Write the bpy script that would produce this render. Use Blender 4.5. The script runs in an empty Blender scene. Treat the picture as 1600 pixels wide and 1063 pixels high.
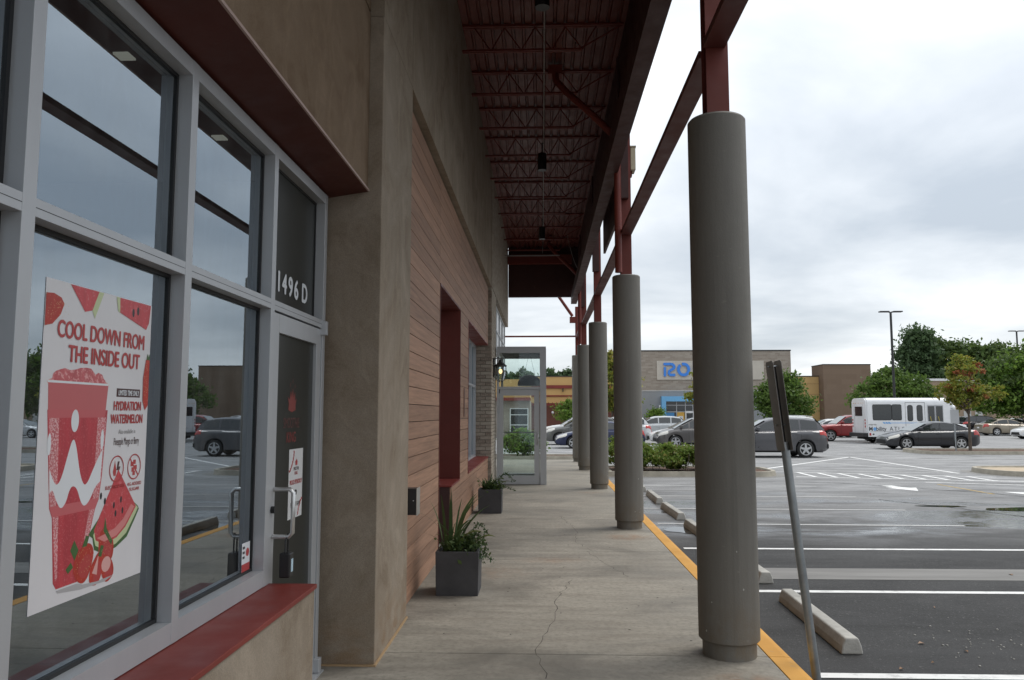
import bpy, bmesh, math, random
import numpy as np
from mathutils import Vector, Matrix

SC = bpy.context.scene
COL = SC.collection
rad = math.radians
RND = random.Random(7)

# ------------------------------------------------------------------ camera, sky, sun, exposure
cam_d = bpy.data.cameras.new('camera')
cam_d.sensor_width = 36.0
cam_d.lens = 27.34
cam_d.clip_start = 0.05
cam_d.clip_end = 2000
cam = bpy.data.objects.new('camera', cam_d)
cam.location = (0, 0, 1.70)
cam.rotation_euler = (rad(90 + 5.43), 0, rad(2.2))
COL.objects.link(cam)
SC.camera = cam

SUN_EL, SUN_AZ = rad(58), rad(62)      # azimuth measured from +Y towards +X
world = bpy.data.worlds.new('World')
SC.world = world
world.use_nodes = True


def sky_nodes():
    nt = world.node_tree
    nt.nodes.clear()
    N, L = nt.nodes.new, nt.links.new
    out = N('ShaderNodeOutputWorld')
    bg = N('ShaderNodeBackground')
    bg.inputs['Strength'].default_value = 0.1
    sky = N('ShaderNodeTexSky')
    sky.sky_type = 'NISHITA'
    sky.sun_disc = False
    sky.sun_elevation = SUN_EL
    sky.sun_rotation = SUN_AZ
    tc = N('ShaderNodeTexCoord')
    sep = N('ShaderNodeSeparateXYZ')
    L(tc.outputs['Generated'], sep.inputs[0])
    mx = N('ShaderNodeMath'); mx.operation = 'MAXIMUM'; mx.inputs[1].default_value = 0.0
    L(sep.outputs['Z'], mx.inputs[0])
    ad = N('ShaderNodeMath'); ad.operation = 'ADD'; ad.inputs[1].default_value = 0.16
    L(mx.outputs[0], ad.inputs[0])
    dx = N('ShaderNodeMath'); dx.operation = 'DIVIDE'
    dy = N('ShaderNodeMath'); dy.operation = 'DIVIDE'
    L(sep.outputs['X'], dx.inputs[0]); L(ad.outputs[0], dx.inputs[1])
    L(sep.outputs['Y'], dy.inputs[0]); L(ad.outputs[0], dy.inputs[1])
    cmb = N('ShaderNodeCombineXYZ')
    L(dx.outputs[0], cmb.inputs['X']); L(dy.outputs[0], cmb.inputs['Y'])
    n1 = N('ShaderNodeTexNoise')
    n1.inputs['Scale'].default_value = 0.75
    n1.inputs['Detail'].default_value = 7
    n1.inputs['Roughness'].default_value = 0.52
    n1.inputs['Distortion'].default_value = 0.35
    L(cmb.outputs[0], n1.inputs['Vector'])
    r = N('ShaderNodeValToRGB')
    cr = r.color_ramp
    cr.elements[0].position = 0.35
    cr.elements[0].color = (3.85, 4.25, 4.7, 1)
    cr.elements[1].position = 0.66
    cr.elements[1].color = (8.3, 8.45, 8.6, 1)
    e = cr.elements.new(0.49)
    e.color = (5.6, 5.9, 6.2, 1)
    L(n1.outputs['Fac'], r.inputs['Fac'])
    mix = N('ShaderNodeMix'); mix.data_type = 'RGBA'
    mix.inputs['Factor'].default_value = 0.9
    L(sky.outputs['Color'], mix.inputs['A']); L(r.outputs['Color'], mix.inputs['B'])
    # an overcast sky is brighter overhead than at the horizon
    g = N('ShaderNodeMath'); g.operation = 'MULTIPLY_ADD'; g.inputs[1].default_value = 0.7; g.inputs[2].default_value = 1.0
    L(mx.outputs[0], g.inputs[0])
    vm = N('ShaderNodeVectorMath'); vm.operation = 'SCALE'
    L(mix.outputs['Result'], vm.inputs[0]); L(g.outputs[0], vm.inputs['Scale'])
    L(vm.outputs[0], bg.inputs['Color'])
    L(bg.outputs[0], out.inputs[0])


sky_nodes()
sun_d = bpy.data.lights.new('sun', 'SUN')
sun_d.energy = 1.5
sun_d.angle = rad(30)
sun_d.color = (1, 0.96, 0.9)
sun = bpy.data.objects.new('sun', sun_d)
sv = Vector((math.sin(SUN_AZ) * math.cos(SUN_EL), math.cos(SUN_AZ) * math.cos(SUN_EL), math.sin(SUN_EL)))
sun.rotation_euler = sv.to_track_quat('Z', 'Y').to_euler()
sun.location = (30, 20, 40)
COL.objects.link(sun)

SC.view_settings.view_transform = 'Standard'
SC.view_settings.look = 'None'
SC.view_settings.gamma = 1
SC.view_settings.use_curve_mapping = False
SC.view_settings.exposure = 0.45
SC.render.engine = 'CYCLES'
SC.cycles.max_bounces = 8
SC.cycles.transparent_max_bounces = 12


# ------------------------------------------------------------------ helpers
def tag(o, label=None, cat=None, group=None, kind=None):
    if label: o['label'] = label
    if cat: o['category'] = cat
    if group: o['group'] = group
    if kind: o['kind'] = kind
    return o


def empty(name, loc=(0, 0, 0), rz=0, parent=None):
    o = bpy.data.objects.new(name, None)
    o.empty_display_size = 0.2
    COL.objects.link(o)
    o.location = loc
    o.rotation_euler = (0, 0, rz)
    if parent: o.parent = parent
    return o


class MB:
    def __init__(self):
        self.v, self.f = [], []

    def add(self, vs, fs):
        n = len(self.v)
        self.v += [tuple(p) for p in vs]
        self.f += [tuple(i + n for i in f) for f in fs]
        return self

    def box(self, x0, x1, y0, y1, z0, z1):
        return self.add([(x0, y0, z0), (x1, y0, z0), (x1, y1, z0), (x0, y1, z0), (x0, y0, z1), (x1, y0, z1), (x1, y1, z1), (x0, y1, z1)],
                        [(3, 2, 1, 0), (4, 5, 6, 7), (0, 1, 5, 4), (1, 2, 6, 5), (2, 3, 7, 6), (3, 0, 4, 7)])

    def hexa(self, b, t):
        return self.add(list(b) + list(t), [(3, 2, 1, 0), (4, 5, 6, 7), (0, 1, 5, 4), (1, 2, 6, 5), (2, 3, 7, 6), (3, 0, 4, 7)])

    def prism(self, poly, axis, a, b):
        # poly: 2-D points; axis: the extrusion axis
        def P(u, w, t):
            return {'x': (t, u, w), 'y': (u, t, w), 'z': (u, w, t)}[axis]
        n = len(poly)
        ar = sum(poly[i][0] * poly[(i + 1) % n][1] - poly[(i + 1) % n][0] * poly[i][1] for i in range(n))
        flip = (ar < 0) ^ (axis == 'y')
        vs = [P(u, w, a) for u, w in poly] + [P(u, w, b) for u, w in poly]
        fs = [tuple(range(n - 1, -1, -1)), tuple(range(n, 2 * n))] + [(i, (i + 1) % n, n + (i + 1) % n, n + i) for i in range(n)]
        if flip ^ (b < a): fs = [tuple(reversed(f)) for f in fs]
        return self.add(vs, fs)

    def cyl(self, p0, p1, r0, r1=None, n=12, caps=True):
        r1 = r0 if r1 is None else r1
        p0, p1 = Vector(p0), Vector(p1)
        q = (p1 - p0).to_track_quat('Z', 'Y')
        vs = []
        for p, r in ((p0, r0), (p1, r1)):
            for i in range(n):
                a = 2 * math.pi * i / n
                vs.append(p + q @ Vector((r * math.cos(a), r * math.sin(a), 0)))
        fs = [(i, (i + 1) % n, n + (i + 1) % n, n + i) for i in range(n)]
        if caps: fs += [tuple(range(n - 1, -1, -1)), tuple(range(n, 2 * n))]
        return self.add(vs, fs)

    def tube(self, pts, r, n=8, r_end=None):
        pts = [Vector(p) for p in pts]
        m = len(pts)
        vs, fs = [], []
        ref = None
        for k, p in enumerate(pts):
            d = (pts[min(k + 1, m - 1)] - pts[max(k - 1, 0)]).normalized()
            if ref is None:
                ref = d.orthogonal().normalized()
            ref = (ref - d * ref.dot(d)).normalized()
            b = d.cross(ref)
            rr = r if r_end is None else r + (r_end - r) * k / max(1, m - 1)
            for i in range(n):
                a = 2 * math.pi * i / n
                vs.append(p + ref * (rr * math.cos(a)) + b * (rr * math.sin(a)))
        for k in range(m - 1):
            for i in range(n):
                fs.append((k * n + i, k * n + (i + 1) % n, (k + 1) * n + (i + 1) % n, (k + 1) * n + i))
        fs += [tuple(range(n - 1, -1, -1)), tuple(range((m - 1) * n, m * n))]
        return self.add(vs, fs)

    def lathe(self, prof, c=(0, 0, 0), n=24, caps=True):
        vs, fs = [], []
        for r, z in prof:
            for i in range(n):
                a = 2 * math.pi * i / n
                vs.append((c[0] + r * math.cos(a), c[1] + r * math.sin(a), c[2] + z))
        m = len(prof)
        for k in range(m - 1):
            for i in range(n):
                fs.append((k * n + i, k * n + (i + 1) % n, (k + 1) * n + (i + 1) % n, (k + 1) * n + i))
        if caps: fs += [tuple(range(n - 1, -1, -1)), tuple(range((m - 1) * n, m * n))]
        return self.add(vs, fs)

    def ball(self, c, r, n=10, sz=1.0):
        prof = [(max(1e-4, r * math.sin(math.pi * k / 6)), -r * sz * math.cos(math.pi * k / 6)) for k in range(7)]
        return self.lathe(prof, c, n)

    def grid(self, rows):
        m, n = len(rows), len(rows[0])
        vs = [p for r in rows for p in r]
        fs = [(k * n + i, k * n + i + 1, (k + 1) * n + i + 1, (k + 1) * n + i) for k in range(m - 1) for i in range(n - 1)]
        return self.add(vs, fs)

    def poly(self, pts):
        return self.add(pts, [tuple(range(len(pts)))])

    def build(self, name, mat, parent=None, smooth=None, bevel=0, kind=None, label=None, loc=None):
        me = bpy.data.meshes.new(name)
        me.from_pydata(self.v, [], self.f)
        me.materials.append(mat)
        if smooth is not None:
            me.polygons.foreach_set('use_smooth', [True] * len(me.polygons))
            me.set_sharp_from_angle(angle=rad(smooth))
        me.update()
        o = bpy.data.objects.new(name, me)
        COL.objects.link(o)
        if parent: o.parent = parent
        if loc: o.location = loc
        if bevel:
            b = o.modifiers.new('bevel', 'BEVEL')
            b.width = bevel; b.segments = 2; b.limit_method = 'ANGLE'
        if kind: o['kind'] = kind
        if label: o['label'] = label
        return o


def box(name, mat, parent, x0, x1, y0, y1, z0, z1, bevel=0, **k):
    return MB().box(x0, x1, y0, y1, z0, z1).build(name, mat, parent, bevel=bevel, **k)


# ------------------------------------------------------------------ materials
class NT:
    def __init__(self, name):
        self.m = bpy.data.materials.new(name)
        self.m.use_nodes = True
        self.t = self.m.node_tree
        self.b = self.t.nodes['Principled BSDF']
        self.out = self.t.nodes['Material Output']

    def n(self, typ, **k):
        nd = self.t.nodes.new('ShaderNode' + typ)
        for a, v in k.items(): setattr(nd, a, v)
        return nd

    def l(self, a, b): self.t.links.new(a, b)

    def coord(self, scale=(1, 1, 1), loc=(0, 0, 0), rnd=False):
        tc = self.n('TexCoord'); mp = self.n('Mapping')
        mp.inputs['Scale'].default_value = scale
        mp.inputs['Location'].default_value = loc
        self.l(tc.outputs['Object'], mp.inputs['Vector'])
        if rnd:
            oi = self.n('ObjectInfo'); mu = self.n('Math', operation='MULTIPLY'); mu.inputs[1].default_value = 37
            self.l(oi.outputs['Random'], mu.inputs[0]); cb = self.n('CombineXYZ')
            for i in range(3): self.l(mu.outputs[0], cb.inputs[i])
            self.l(cb.outputs[0], mp.inputs['Location'])
        return mp.outputs[0]

    def noise(self, vec, scale, detail=5, rough=.55, dist=0):
        x = self.n('TexNoise'); x.inputs['Scale'].default_value = scale
        x.inputs['Detail'].default_value = detail; x.inputs['Roughness'].default_value = rough
        x.inputs['Distortion'].default_value = dist
        if vec is not None: self.l(vec, x.inputs['Vector'])
        return x.outputs['Fac']

    def ramp(self, fac, stops):
        r = self.n('ValToRGB'); e = r.color_ramp.elements
        while len(e) < len(stops): e.new(.5)
        for i, (p, c) in enumerate(stops):
            e[i].position = p
            e[i].color = (c, c, c, 1) if not hasattr(c, '__len__') else (*c[:3], 1)
        self.l(fac, r.inputs['Fac'])
        return r.outputs['Color']

    def mix(self, fac, a, b, mode='MIX'):
        m = self.n('Mix', data_type='RGBA', blend_type=mode)
        for s, v in (('Factor', fac), ('A', a), ('B', b)):
            if isinstance(v, (int, float)): m.inputs[s].default_value = v if s == 'Factor' else (v, v, v, 1)
            elif isinstance(v, tuple): m.inputs[s].default_value = (*v[:3], 1)
            else: self.l(v, m.inputs[s])
        return m.outputs['Result']

    def math(self, op, a, b=None, c=None):
        m = self.n('Math', operation=op)
        for i, v in enumerate((a, b, c)):
            if v is None: continue
            if isinstance(v, (int, float)): m.inputs[i].default_value = v
            else: self.l(v, m.inputs[i])
        return m.outputs[0]

    def bump(self, h, dist=.01, strength=.5, prev=None):
        b = self.n('Bump'); b.inputs['Strength'].default_value = strength; b.inputs['Distance'].default_value = dist
        self.l(h, b.inputs['Height'])
        if prev is not None: self.l(prev, b.inputs['Normal'])
        self.l(b.outputs[0], self.b.inputs['Normal'])
        return b.outputs[0]

    def set(self, **k):
        for a, v in k.items():
            nm = {'col': 'Base Color', 'rough': 'Roughness', 'metal': 'Metallic', 'spec': 'Specular IOR Level', 'coat': 'Coat Weight'}.get(a, a)
            s = self.b.inputs[nm]
            if isinstance(v, (int, float)): s.default_value = v
            elif isinstance(v, tuple): s.default_value = (*v[:3], 1)
            else: self.l(v, s)
        return self


def sc3(c, k): return tuple(min(1, x * k) for x in c)


def pmat(name, col, rough=.6, var=.12, scale=2.5, bump=.15, bscale=90, stretch=(1, 1, 1), bdist=.004, **k):
    t = NT(name)
    v = t.coord(stretch)
    n1 = t.noise(v, scale, 6, .6)
    c = t.ramp(n1, [(.3, sc3(col, 1 - var)), (.7, sc3(col, 1 + var))])
    t.set(col=c, rough=rough, **k)
    if bump:
        t.bump(t.noise(t.coord(), bscale, 3), bdist, bump)
    return t.m


def stucco_mat(name, col, rnd=False):
    t = NT(name)
    a = t.noise(t.coord(), 1.7, 8, .68, .7)
    c = t.ramp(a, [(.30, (col[0] * .66, col[1] * .60, col[2] * .54)), (.46, (col[0] * .92, col[1] * .90, col[2] * .87)), (.56, col), (.72, sc3(col, 1.2))])
    tr = t.noise(t.coord((1.6, 1.6, 1), (4, 1, 2)), 3.2, 6, .6, 1.2)          # trowel marks
    c = t.mix(t.ramp(tr, [(.52, 0.0), (.66, .38)]), c, sc3(col, 1.30))
    st = t.noise(t.coord((7, 7, .30)), 1.0, 6, .62)                           # rain streaks
    c = t.mix(t.ramp(st, [(.54, 0.0), (.78, .32)]), c, (col[0] * .62, col[1] * .55, col[2] * .48))
    tc = t.n('TexCoord'); sp = t.n('SeparateXYZ'); t.l(tc.outputs['Object'], sp.inputs[0])
    low = t.math('MULTIPLY', t.ramp(sp.outputs['Z'], [(0, 1.0), (.5, 0.0)]), t.ramp(t.noise(t.coord((3, 3, 6)), 1.5, 6), [(.4, 0.0), (.62, .9)]))
    c = t.mix(low, c, (.23, .155, .095))
    sand = t.noise(t.coord(), 170, 3, .8)
    c = t.mix(1.0, c, t.ramp(sand, [(.3, .80), (.7, 1.20)]), 'MULTIPLY')
    t.set(col=c, rough=.9, spec=.2)
    h = t.math('ADD', t.math('MULTIPLY', sand, .5), t.math('MULTIPLY', tr, 1.5))
    t.bump(h, .006, .55)
    return t.m


M = {}
M['stucco'] = stucco_mat('stucco', (.285, .236, .184))
M['stucco_dark'] = stucco_mat('stucco_brown', (.205, .146, .098))


def concrete_mat():
    t = NT('concrete')
    col = (.285, .262, .220)
    big = t.noise(t.coord((.8, 1.3, 1)), .8, 8, .68, .8)
    c = t.ramp(big, [(.32, sc3(col, .52)), (.48, sc3(col, .90)), (.68, sc3(col, 1.25))])
    streak = t.noise(t.coord((1.2, 7, 1)), 1.0, 6, .65)
    c = t.mix(t.ramp(streak, [(.46, 0.0), (.70, .6)]), c, (.165, .142, .115))
    fine = t.noise(t.coord(), 22, 6, .7)
    c = t.mix(.35, c, t.ramp(fine, [(.3, .12), (.7, .42)]), 'MULTIPLY') if False else c
    c = t.mix(t.ramp(fine, [(.36, .45), (.55, 0.0)]), c, (.13, .115, .095))
    tc = t.n('TexCoord')
    for cx, cy, sx, sy, amt in ((1.28, 5.22, .30, .16, .8), (1.2, 11.05, .42, .36, .75), (.1, 9.3, .5, .25, .45), (-.55, 8.6, .5, .5, .3), (1.0, 17.2, .4, .3, .4)):
        mp = t.n('Mapping'); mp.inputs['Location'].default_value = (-cx / sx, -cy / sy, 0); mp.inputs['Scale'].default_value = (1 / sx, 1 / sy, 0)
        t.l(tc.outputs['Object'], mp.inputs['Vector'])
        ln = t.n('VectorMath', operation='LENGTH'); t.l(mp.outputs[0], ln.inputs[0])
        f = t.ramp(ln.outputs['Value'], [(0, amt), (1, 0.0)])
        f = t.math('MULTIPLY', f, t.ramp(t.noise(t.coord(loc=(cx, cy, 3)), 7, 6, .7), [(.38, 0.0), (.62, 1.0)]))
        c = t.mix(f, c, (.26, .13, .06))
    t.set(col=c, rough=t.ramp(big, [(.35, .62), (.6, .85)]), spec=.35)
    t.bump(t.noise(t.coord((1, 4, 1)), 60, 5, .7), .003, .35)
    return t.m


M['concrete'] = concrete_mat()
M['kerb_concrete'] = pmat('kerb_concrete', (.36, .33, .27), .85, .25, 3, .4, 40)
M['stop_concrete'] = pmat('stop_concrete', (.36, .35, .32), .88, .25, 4, .5, 45, bdist=.008)


def yellow_mat():
    t = NT('yellow_paint')
    n = t.noise(t.coord(), 9, 8, .7)
    c = t.mix(t.ramp(n, [(.60, 0.0), (.70, .75)]), t.ramp(t.noise(t.coord(), 2, 5), [(.3, (.50, .245, .045)), (.7, (.60, .315, .07))]), (.30, .25, .18))
    t.set(col=c, rough=.75, spec=.3)
    t.bump(t.noise(t.coord(), 70, 4), .003, .4)
    return t.m


M['yellow'] = yellow_mat()


def asphalt_mat():
    t = NT('asphalt')
    tc = t.n('TexCoord'); sp = t.n('SeparateXYZ'); t.l(tc.outputs['Object'], sp.inputs[0])
    wob = t.noise(t.coord(), .35, 6, .6, .3)
    yy = t.math('ADD', sp.outputs['Y'], t.math('MULTIPLY', t.math('SUBTRACT', wob, .5), 2.2))
    # newer dark sealed bays near, greyer worn lot beyond
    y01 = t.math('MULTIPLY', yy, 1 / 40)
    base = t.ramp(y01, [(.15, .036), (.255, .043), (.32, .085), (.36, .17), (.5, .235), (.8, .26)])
    grit = t.ramp(t.noise(t.coord(), 75, 3, .8), [(.3, .55), (.7, 1.5)])
    c = t.mix(1.0, base, grit, 'MULTIPLY')
    c = t.mix(1.0, c, t.ramp(t.noise(t.coord((.6, 1.5, 1)), .9, 8, .7, .6), [(.32, .58), (.68, 1.30)]), 'MULTIPLY')
    for cx, cy, sx, sy, amt in ((4.4, 7.2, .55, .35, .7), (6.2, 7.0, .5, .3, .4), (4.9, 10.2, .8, .4, .5), (3.7, 6.9, .3, .3, .3)):
        mp = t.n('Mapping'); mp.inputs['Location'].default_value = (-cx / sx, -cy / sy, 0); mp.inputs['Scale'].default_value = (1 / sx, 1 / sy, 0)
        t.l(tc.outputs['Object'], mp.inputs['Vector'])
        ln = t.n('VectorMath', operation='LENGTH'); t.l(mp.outputs[0], ln.inputs[0])
        f = t.ramp(ln.outputs['Value'], [(0, amt), (1, 0.0)])
        f = t.math('MULTIPLY', f, t.ramp(t.noise(t.coord(loc=(cx, cy, 1)), 9, 6, .7), [(.40, 0.0), (.56, 1.0)]))
        c = t.mix(f, c, (.012, .012, .012))
    spk = t.ramp(t.noise(t.coord(), 38, 3, .7), [(.60, 0.0), (.70, .55)])
    c = t.mix(spk, c, (.17, .17, .165))
    # tyre tracks, long soft dark bands along the aisle
    tr = t.noise(t.coord((.10, 1.3, 1)), 1.0, 5, .6, .4)
    c = t.mix(t.ramp(tr, [(.55, 0.0), (.68, .45)]), c, (.05, .05, .052))
    # damp patches drying off
    wn = t.noise(t.coord((.33, .9, 1), (3.1, 1.2, 0)), .55, 6, .62, .6)
    band = t.ramp(y01, [(.285, 0.0), (.32, 1.0), (.43, .9), (.52, 0.25), (.56, 0.0)])
    wet = t.math('MULTIPLY', t.ramp(wn, [(.45, 0.0), (.56, 1.0)]), band)
    c = t.mix(t.math('MULTIPLY', wet, .55), c, (.035, .035, .037))
    r = t.mix(wet, .86, t.ramp(t.noise(t.coord(), 6, 5), [(.35, .04), (.7, .22)]))
    t.set(col=c, rough=r, spec=t.mix(wet, .35, .6))
    t.bump(t.noise(t.coord(), 110, 3, .8), .005, .5)
    t.l(t.mix(wet, .5, .06), t.t.nodes[[x.name for x in t.t.nodes if x.type == 'BUMP'][-1]].inputs['Strength'])
    return t.m


M['asphalt'] = asphalt_mat()


def worn_white(name, k=.62, lo=.36):
    t = NT(name)
    n = t.noise(t.coord(), 7, 8, .75)
    t.set(col=t.mix(t.ramp(n, [(.5, 0.0), (.72, .55)]), (k, k, k * .98), (.14, .14, .14)), rough=.8, spec=.3)
    t.bump(t.noise(t.coord(), 110, 3), .003, .3)
    return t.m


M['line'] = worn_white('line_paint', .74)
M['line_worn'] = worn_white('line_paint_worn', .50)
M['line_yellow'] = pmat('line_yellow', (.5, .34, .1), .8, .3, 8, .2)
M['band'] = pmat('patch_concrete', (.20, .195, .185), .85, .2, 2.0, .3, 60, (.4, 3, 1))


def red_mat(name, col, rough=.45, streak=.35):
    t = NT(name)
    c = t.ramp(t.noise(t.coord(), 1.6, 7, .6), [(.3, sc3(col, .82)), (.7, sc3(col, 1.12))])
    c = t.mix(t.ramp(t.noise(t.coord((3, 3, 12)), 2, 7, .7), [(.58, 0.0), (.8, streak)]), c, sc3(col, .45))
    c = t.mix(t.ramp(t.noise(t.coord((2, 2, 2), (9, 4, 1)), 3, 8, .75), [(.62, 0.0), (.78, streak)]), c, (.25, .16, .14))
    t.set(col=c, rough=t.ramp(t.noise(t.coord(), 5, 5), [(.3, rough - .08), (.7, rough + .15)]), spec=.4)
    t.bump(t.noise(t.coord(), 30, 4), .002, .15)
    return t.m


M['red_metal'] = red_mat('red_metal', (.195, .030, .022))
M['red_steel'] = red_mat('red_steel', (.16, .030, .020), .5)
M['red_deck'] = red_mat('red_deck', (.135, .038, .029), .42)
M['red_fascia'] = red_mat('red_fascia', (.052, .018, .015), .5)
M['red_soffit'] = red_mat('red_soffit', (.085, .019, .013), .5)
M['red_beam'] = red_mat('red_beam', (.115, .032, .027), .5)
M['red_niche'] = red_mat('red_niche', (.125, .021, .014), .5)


def column_mat():
    t = NT('column_paint')
    col = (.165, .156, .138)
    c = t.ramp(t.noise(t.coord((2, 2, .5)), 1.2, 7, .65), [(.3, sc3(col, .86)), (.7, sc3(col, 1.12))])
    dr = t.noise(t.coord((16, 16, .35)), 1.0, 5, .6)
    c = t.mix(t.ramp(dr, [(.54, 0.0), (.72, .40)]), c, sc3(col, .62))
    sc = t.noise(t.coord((4, 4, 9), (3, 7, 1)), 2.5, 7, .75)
    c = t.mix(t.ramp(sc, [(.62, 0.0), (.72, .5)]), c, sc3(col, 1.7))
    tc = t.n('TexCoord'); sp = t.n('SeparateXYZ'); t.l(tc.outputs['Object'], sp.inputs[0])
    low = t.math('MULTIPLY', t.ramp(sp.outputs['Z'], [(.05, 1.0), (.55, 0.0)]), t.ramp(t.noise(t.coord((5, 5, 3)), 1.6, 7, .7), [(.38, 0.0), (.62, .75)]))
    c = t.mix(low, c, (.16, .125, .085))
    t.set(col=c, rough=t.ramp(sc, [(.4, .62), (.7, .8)]), spec=.3)
    h = t.math('ADD', t.noise(t.coord((1, 1, .6)), 120, 3), t.math('MULTIPLY', t.noise(t.coord((9, 9, .25)), 1.5, 4), 1.2))
    t.bump(h, .004, .45)
    return t.m


M['column'] = column_mat()


def plank_mat():
    t = NT('wood_plank')
    col = (.335, .194, .127)
    oi = t.n('ObjectInfo')
    g = t.noise(t.coord((14, .8, 22), rnd=True), 1.6, 7, .6, .5)
    c = t.ramp(g, [(.3, sc3(col, .70)), (.7, sc3(col, 1.2))])
    f = t.ramp(oi.outputs['Random'], [(0, .84), (1, 1.14)])
    c = t.mix(1.0, c, f, 'MULTIPLY')
    c = t.mix(t.ramp(t.noise(t.coord((30, 3, 60), rnd=True), 4, 4), [(.5, 0.0), (.8, .3)]), c, sc3(col, .6))
    t.set(col=c, rough=.62, spec=.3)
    t.bump(t.noise(t.coord((30, 2.0, 45), rnd=True), 3, 5), .003, .35)
    return t.m


M['plank'] = plank_mat()
M['dark_gap'] = pmat('dark_gap', (.03, .022, .018), .9, .1, 2, 0)


def brick_piece_mat():
    t = NT('brick_face')
    oi = t.n('ObjectInfo')
    c = t.ramp(oi.outputs['Random'], [(0, (.19, .135, .10)), (.35, (.30, .24, .185)), (.7, (.42, .36, .29)), (1, (.26, .185, .14))])
    c = t.mix(t.ramp(t.noise(t.coord(), 30, 6, .7), [(.35, 0.0), (.7, .7)]), c, (.46, .42, .36))
    t.set(col=c, rough=.9, spec=.2)
    t.bump(t.noise(t.coord(), 90, 4), .005, .5)
    return t.m


M['brick'] = brick_piece_mat()
M['mortar'] = pmat('mortar', (.215, .185, .15), .95, .15, 6, .4, 120)


def brick_wall_mat(name, c1, c2, mort, rot=(0, 0, 0), bw=.235, rh=.080, bump=.4):
    t = NT(name)
    tc = t.n('TexCoord'); sp = t.n('SeparateXYZ'); t.l(tc.outputs['Object'], sp.inputs[0])
    cb = t.n('CombineXYZ')
    t.l(t.math('ADD', sp.outputs['X'], sp.outputs['Y']), cb.inputs['X']); t.l(sp.outputs['Z'], cb.inputs['Y'])
    b = t.n('TexBrick')
    b.inputs['Scale'].default_value = 1
    b.inputs['Brick Width'].default_value = bw
    b.inputs['Row Height'].default_value = rh
    b.inputs['Mortar Size'].default_value = .006
    b.inputs['Color1'].default_value = (*c1, 1); b.inputs['Color2'].default_value = (*c2, 1); b.inputs['Mortar'].default_value = (*mort, 1)
    t.l(cb.outputs[0], b.inputs['Vector'])
    c = t.mix(t.ramp(t.noise(t.coord(), 14, 6, .7), [(.4, 0.0), (.7, .5)]), b.outputs['Color'], sc3(c2, 1.25))
    t.set(col=c, rough=.9, spec=.2)
    inv = t.math('SUBTRACT', 1, b.outputs['Fac'])
    t.bump(inv, .008, bump)
    return t.m


M['brick_wall'] = brick_wall_mat('brick_wall', (.24, .19, .15), (.36, .31, .25), (.34, .31, .26))
M['far_brick'] = brick_wall_mat('far_brick', (.235, .195, .16), (.335, .295, .25), (.33, .30, .27), bw=.6, rh=.2)
M['alu'] = pmat('aluminium', (.46, .47, .485), .42, .05, 3, .05, 200, (1, 1, .2), metal=.35, spec=.5)
M['gasket'] = pmat('black_gasket', (.012, .012, .013), .5, .1, 3, 0)
M['dark_metal'] = pmat('dark_metal', (.02, .02, .021), .45, .2, 6, .1)
M['steel'] = pmat('galvanised_steel', (.30, .32, .33), .38, .18, 9, .12, 60, metal=.7)
M['satin'] = pmat('satin_steel', (.62, .62, .61), .3, .06, 5, .05, metal=.85)
M['sign_back'] = pmat('sign_back', (.24, .225, .21), .55, .15, 4, .1, metal=.2)
M['black'] = pmat('black_plastic', (.014, .014, .015), .4, .2, 6, .1)
M['white_plastic'] = pmat('white_plastic', (.72, .72, .72), .45, .04, 3, 0)
M['conduit'] = pmat('conduit', (.24, .22, .21), .5, .1, 3, 0)
M['interior_wall'] = pmat('interior_wall', (.10, .10, .095), .8, .1, 1, 0)
M['interior_floor'] = pmat('interior_floor', (.06, .055, .065), .6, .2, 2, 0)
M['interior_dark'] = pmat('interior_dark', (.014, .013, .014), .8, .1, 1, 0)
M['planter'] = pmat('planter', (.052, .052, .056), .6, .22, 5, .3, 70)
M['soil'] = pmat('soil', (.045, .03, .02), .95, .4, 12, .9, 40, bdist=.02)
M['mulch'] = pmat('mulch', (.10, .055, .035), .95, .45, 9, .9, 30, bdist=.03)


def emit_mat(name, col, s):
    t = NT(name)
    t.set(col=(.8, .8, .8), rough=.5)
    t.b.inputs['Emission Color'].default_value = (*col, 1)
    t.b.inputs['Emission Strength'].default_value = s
    return t.m


M['downlight'] = emit_mat('downlight', (1, .95, .85), .2)
M['bulb'] = emit_mat('bulb', (1, .62, .25), 1.6)
M['can_lens'] = emit_mat('can_lens', (.9, .95, 1), .12)


def glass_mat(name, ior=1.9, tint=(.80, .86, .84), rough=0.0):
    t = NT(name)
    tr = t.n('BsdfTransparent'); tr.inputs['Color'].default_value = (*tint, 1)
    gl = t.n('BsdfGlossy'); gl.inputs['Roughness'].default_value = rough; gl.inputs['Color'].default_value = (.80, .91, 1.0, 1)
    fr = t.n('Fresnel'); fr.inputs['IOR'].default_value = ior
    ms = t.n('MixShader')
    t.l(fr.outputs[0], ms.inputs[0]); t.l(tr.outputs[0], ms.inputs[1]); t.l(gl.outputs[0], ms.inputs[2])
    df = t.n('BsdfDiffuse'); df.inputs['Color'].default_value = (.5, .5, .48, 1)
    dust = t.ramp(t.noise(t.coord((3, 3, 1.2)), 2.2, 7, .7, .8), [(.42, .006), (.70, .07)])
    m2 = t.n('MixShader'); t.l(dust, m2.inputs[0]); t.l(ms.outputs[0], m2.inputs[1]); t.l(df.outputs[0], m2.inputs[2])
    t.l(m2.outputs[0], t.out.inputs['Surface'])
    return t.m


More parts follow.
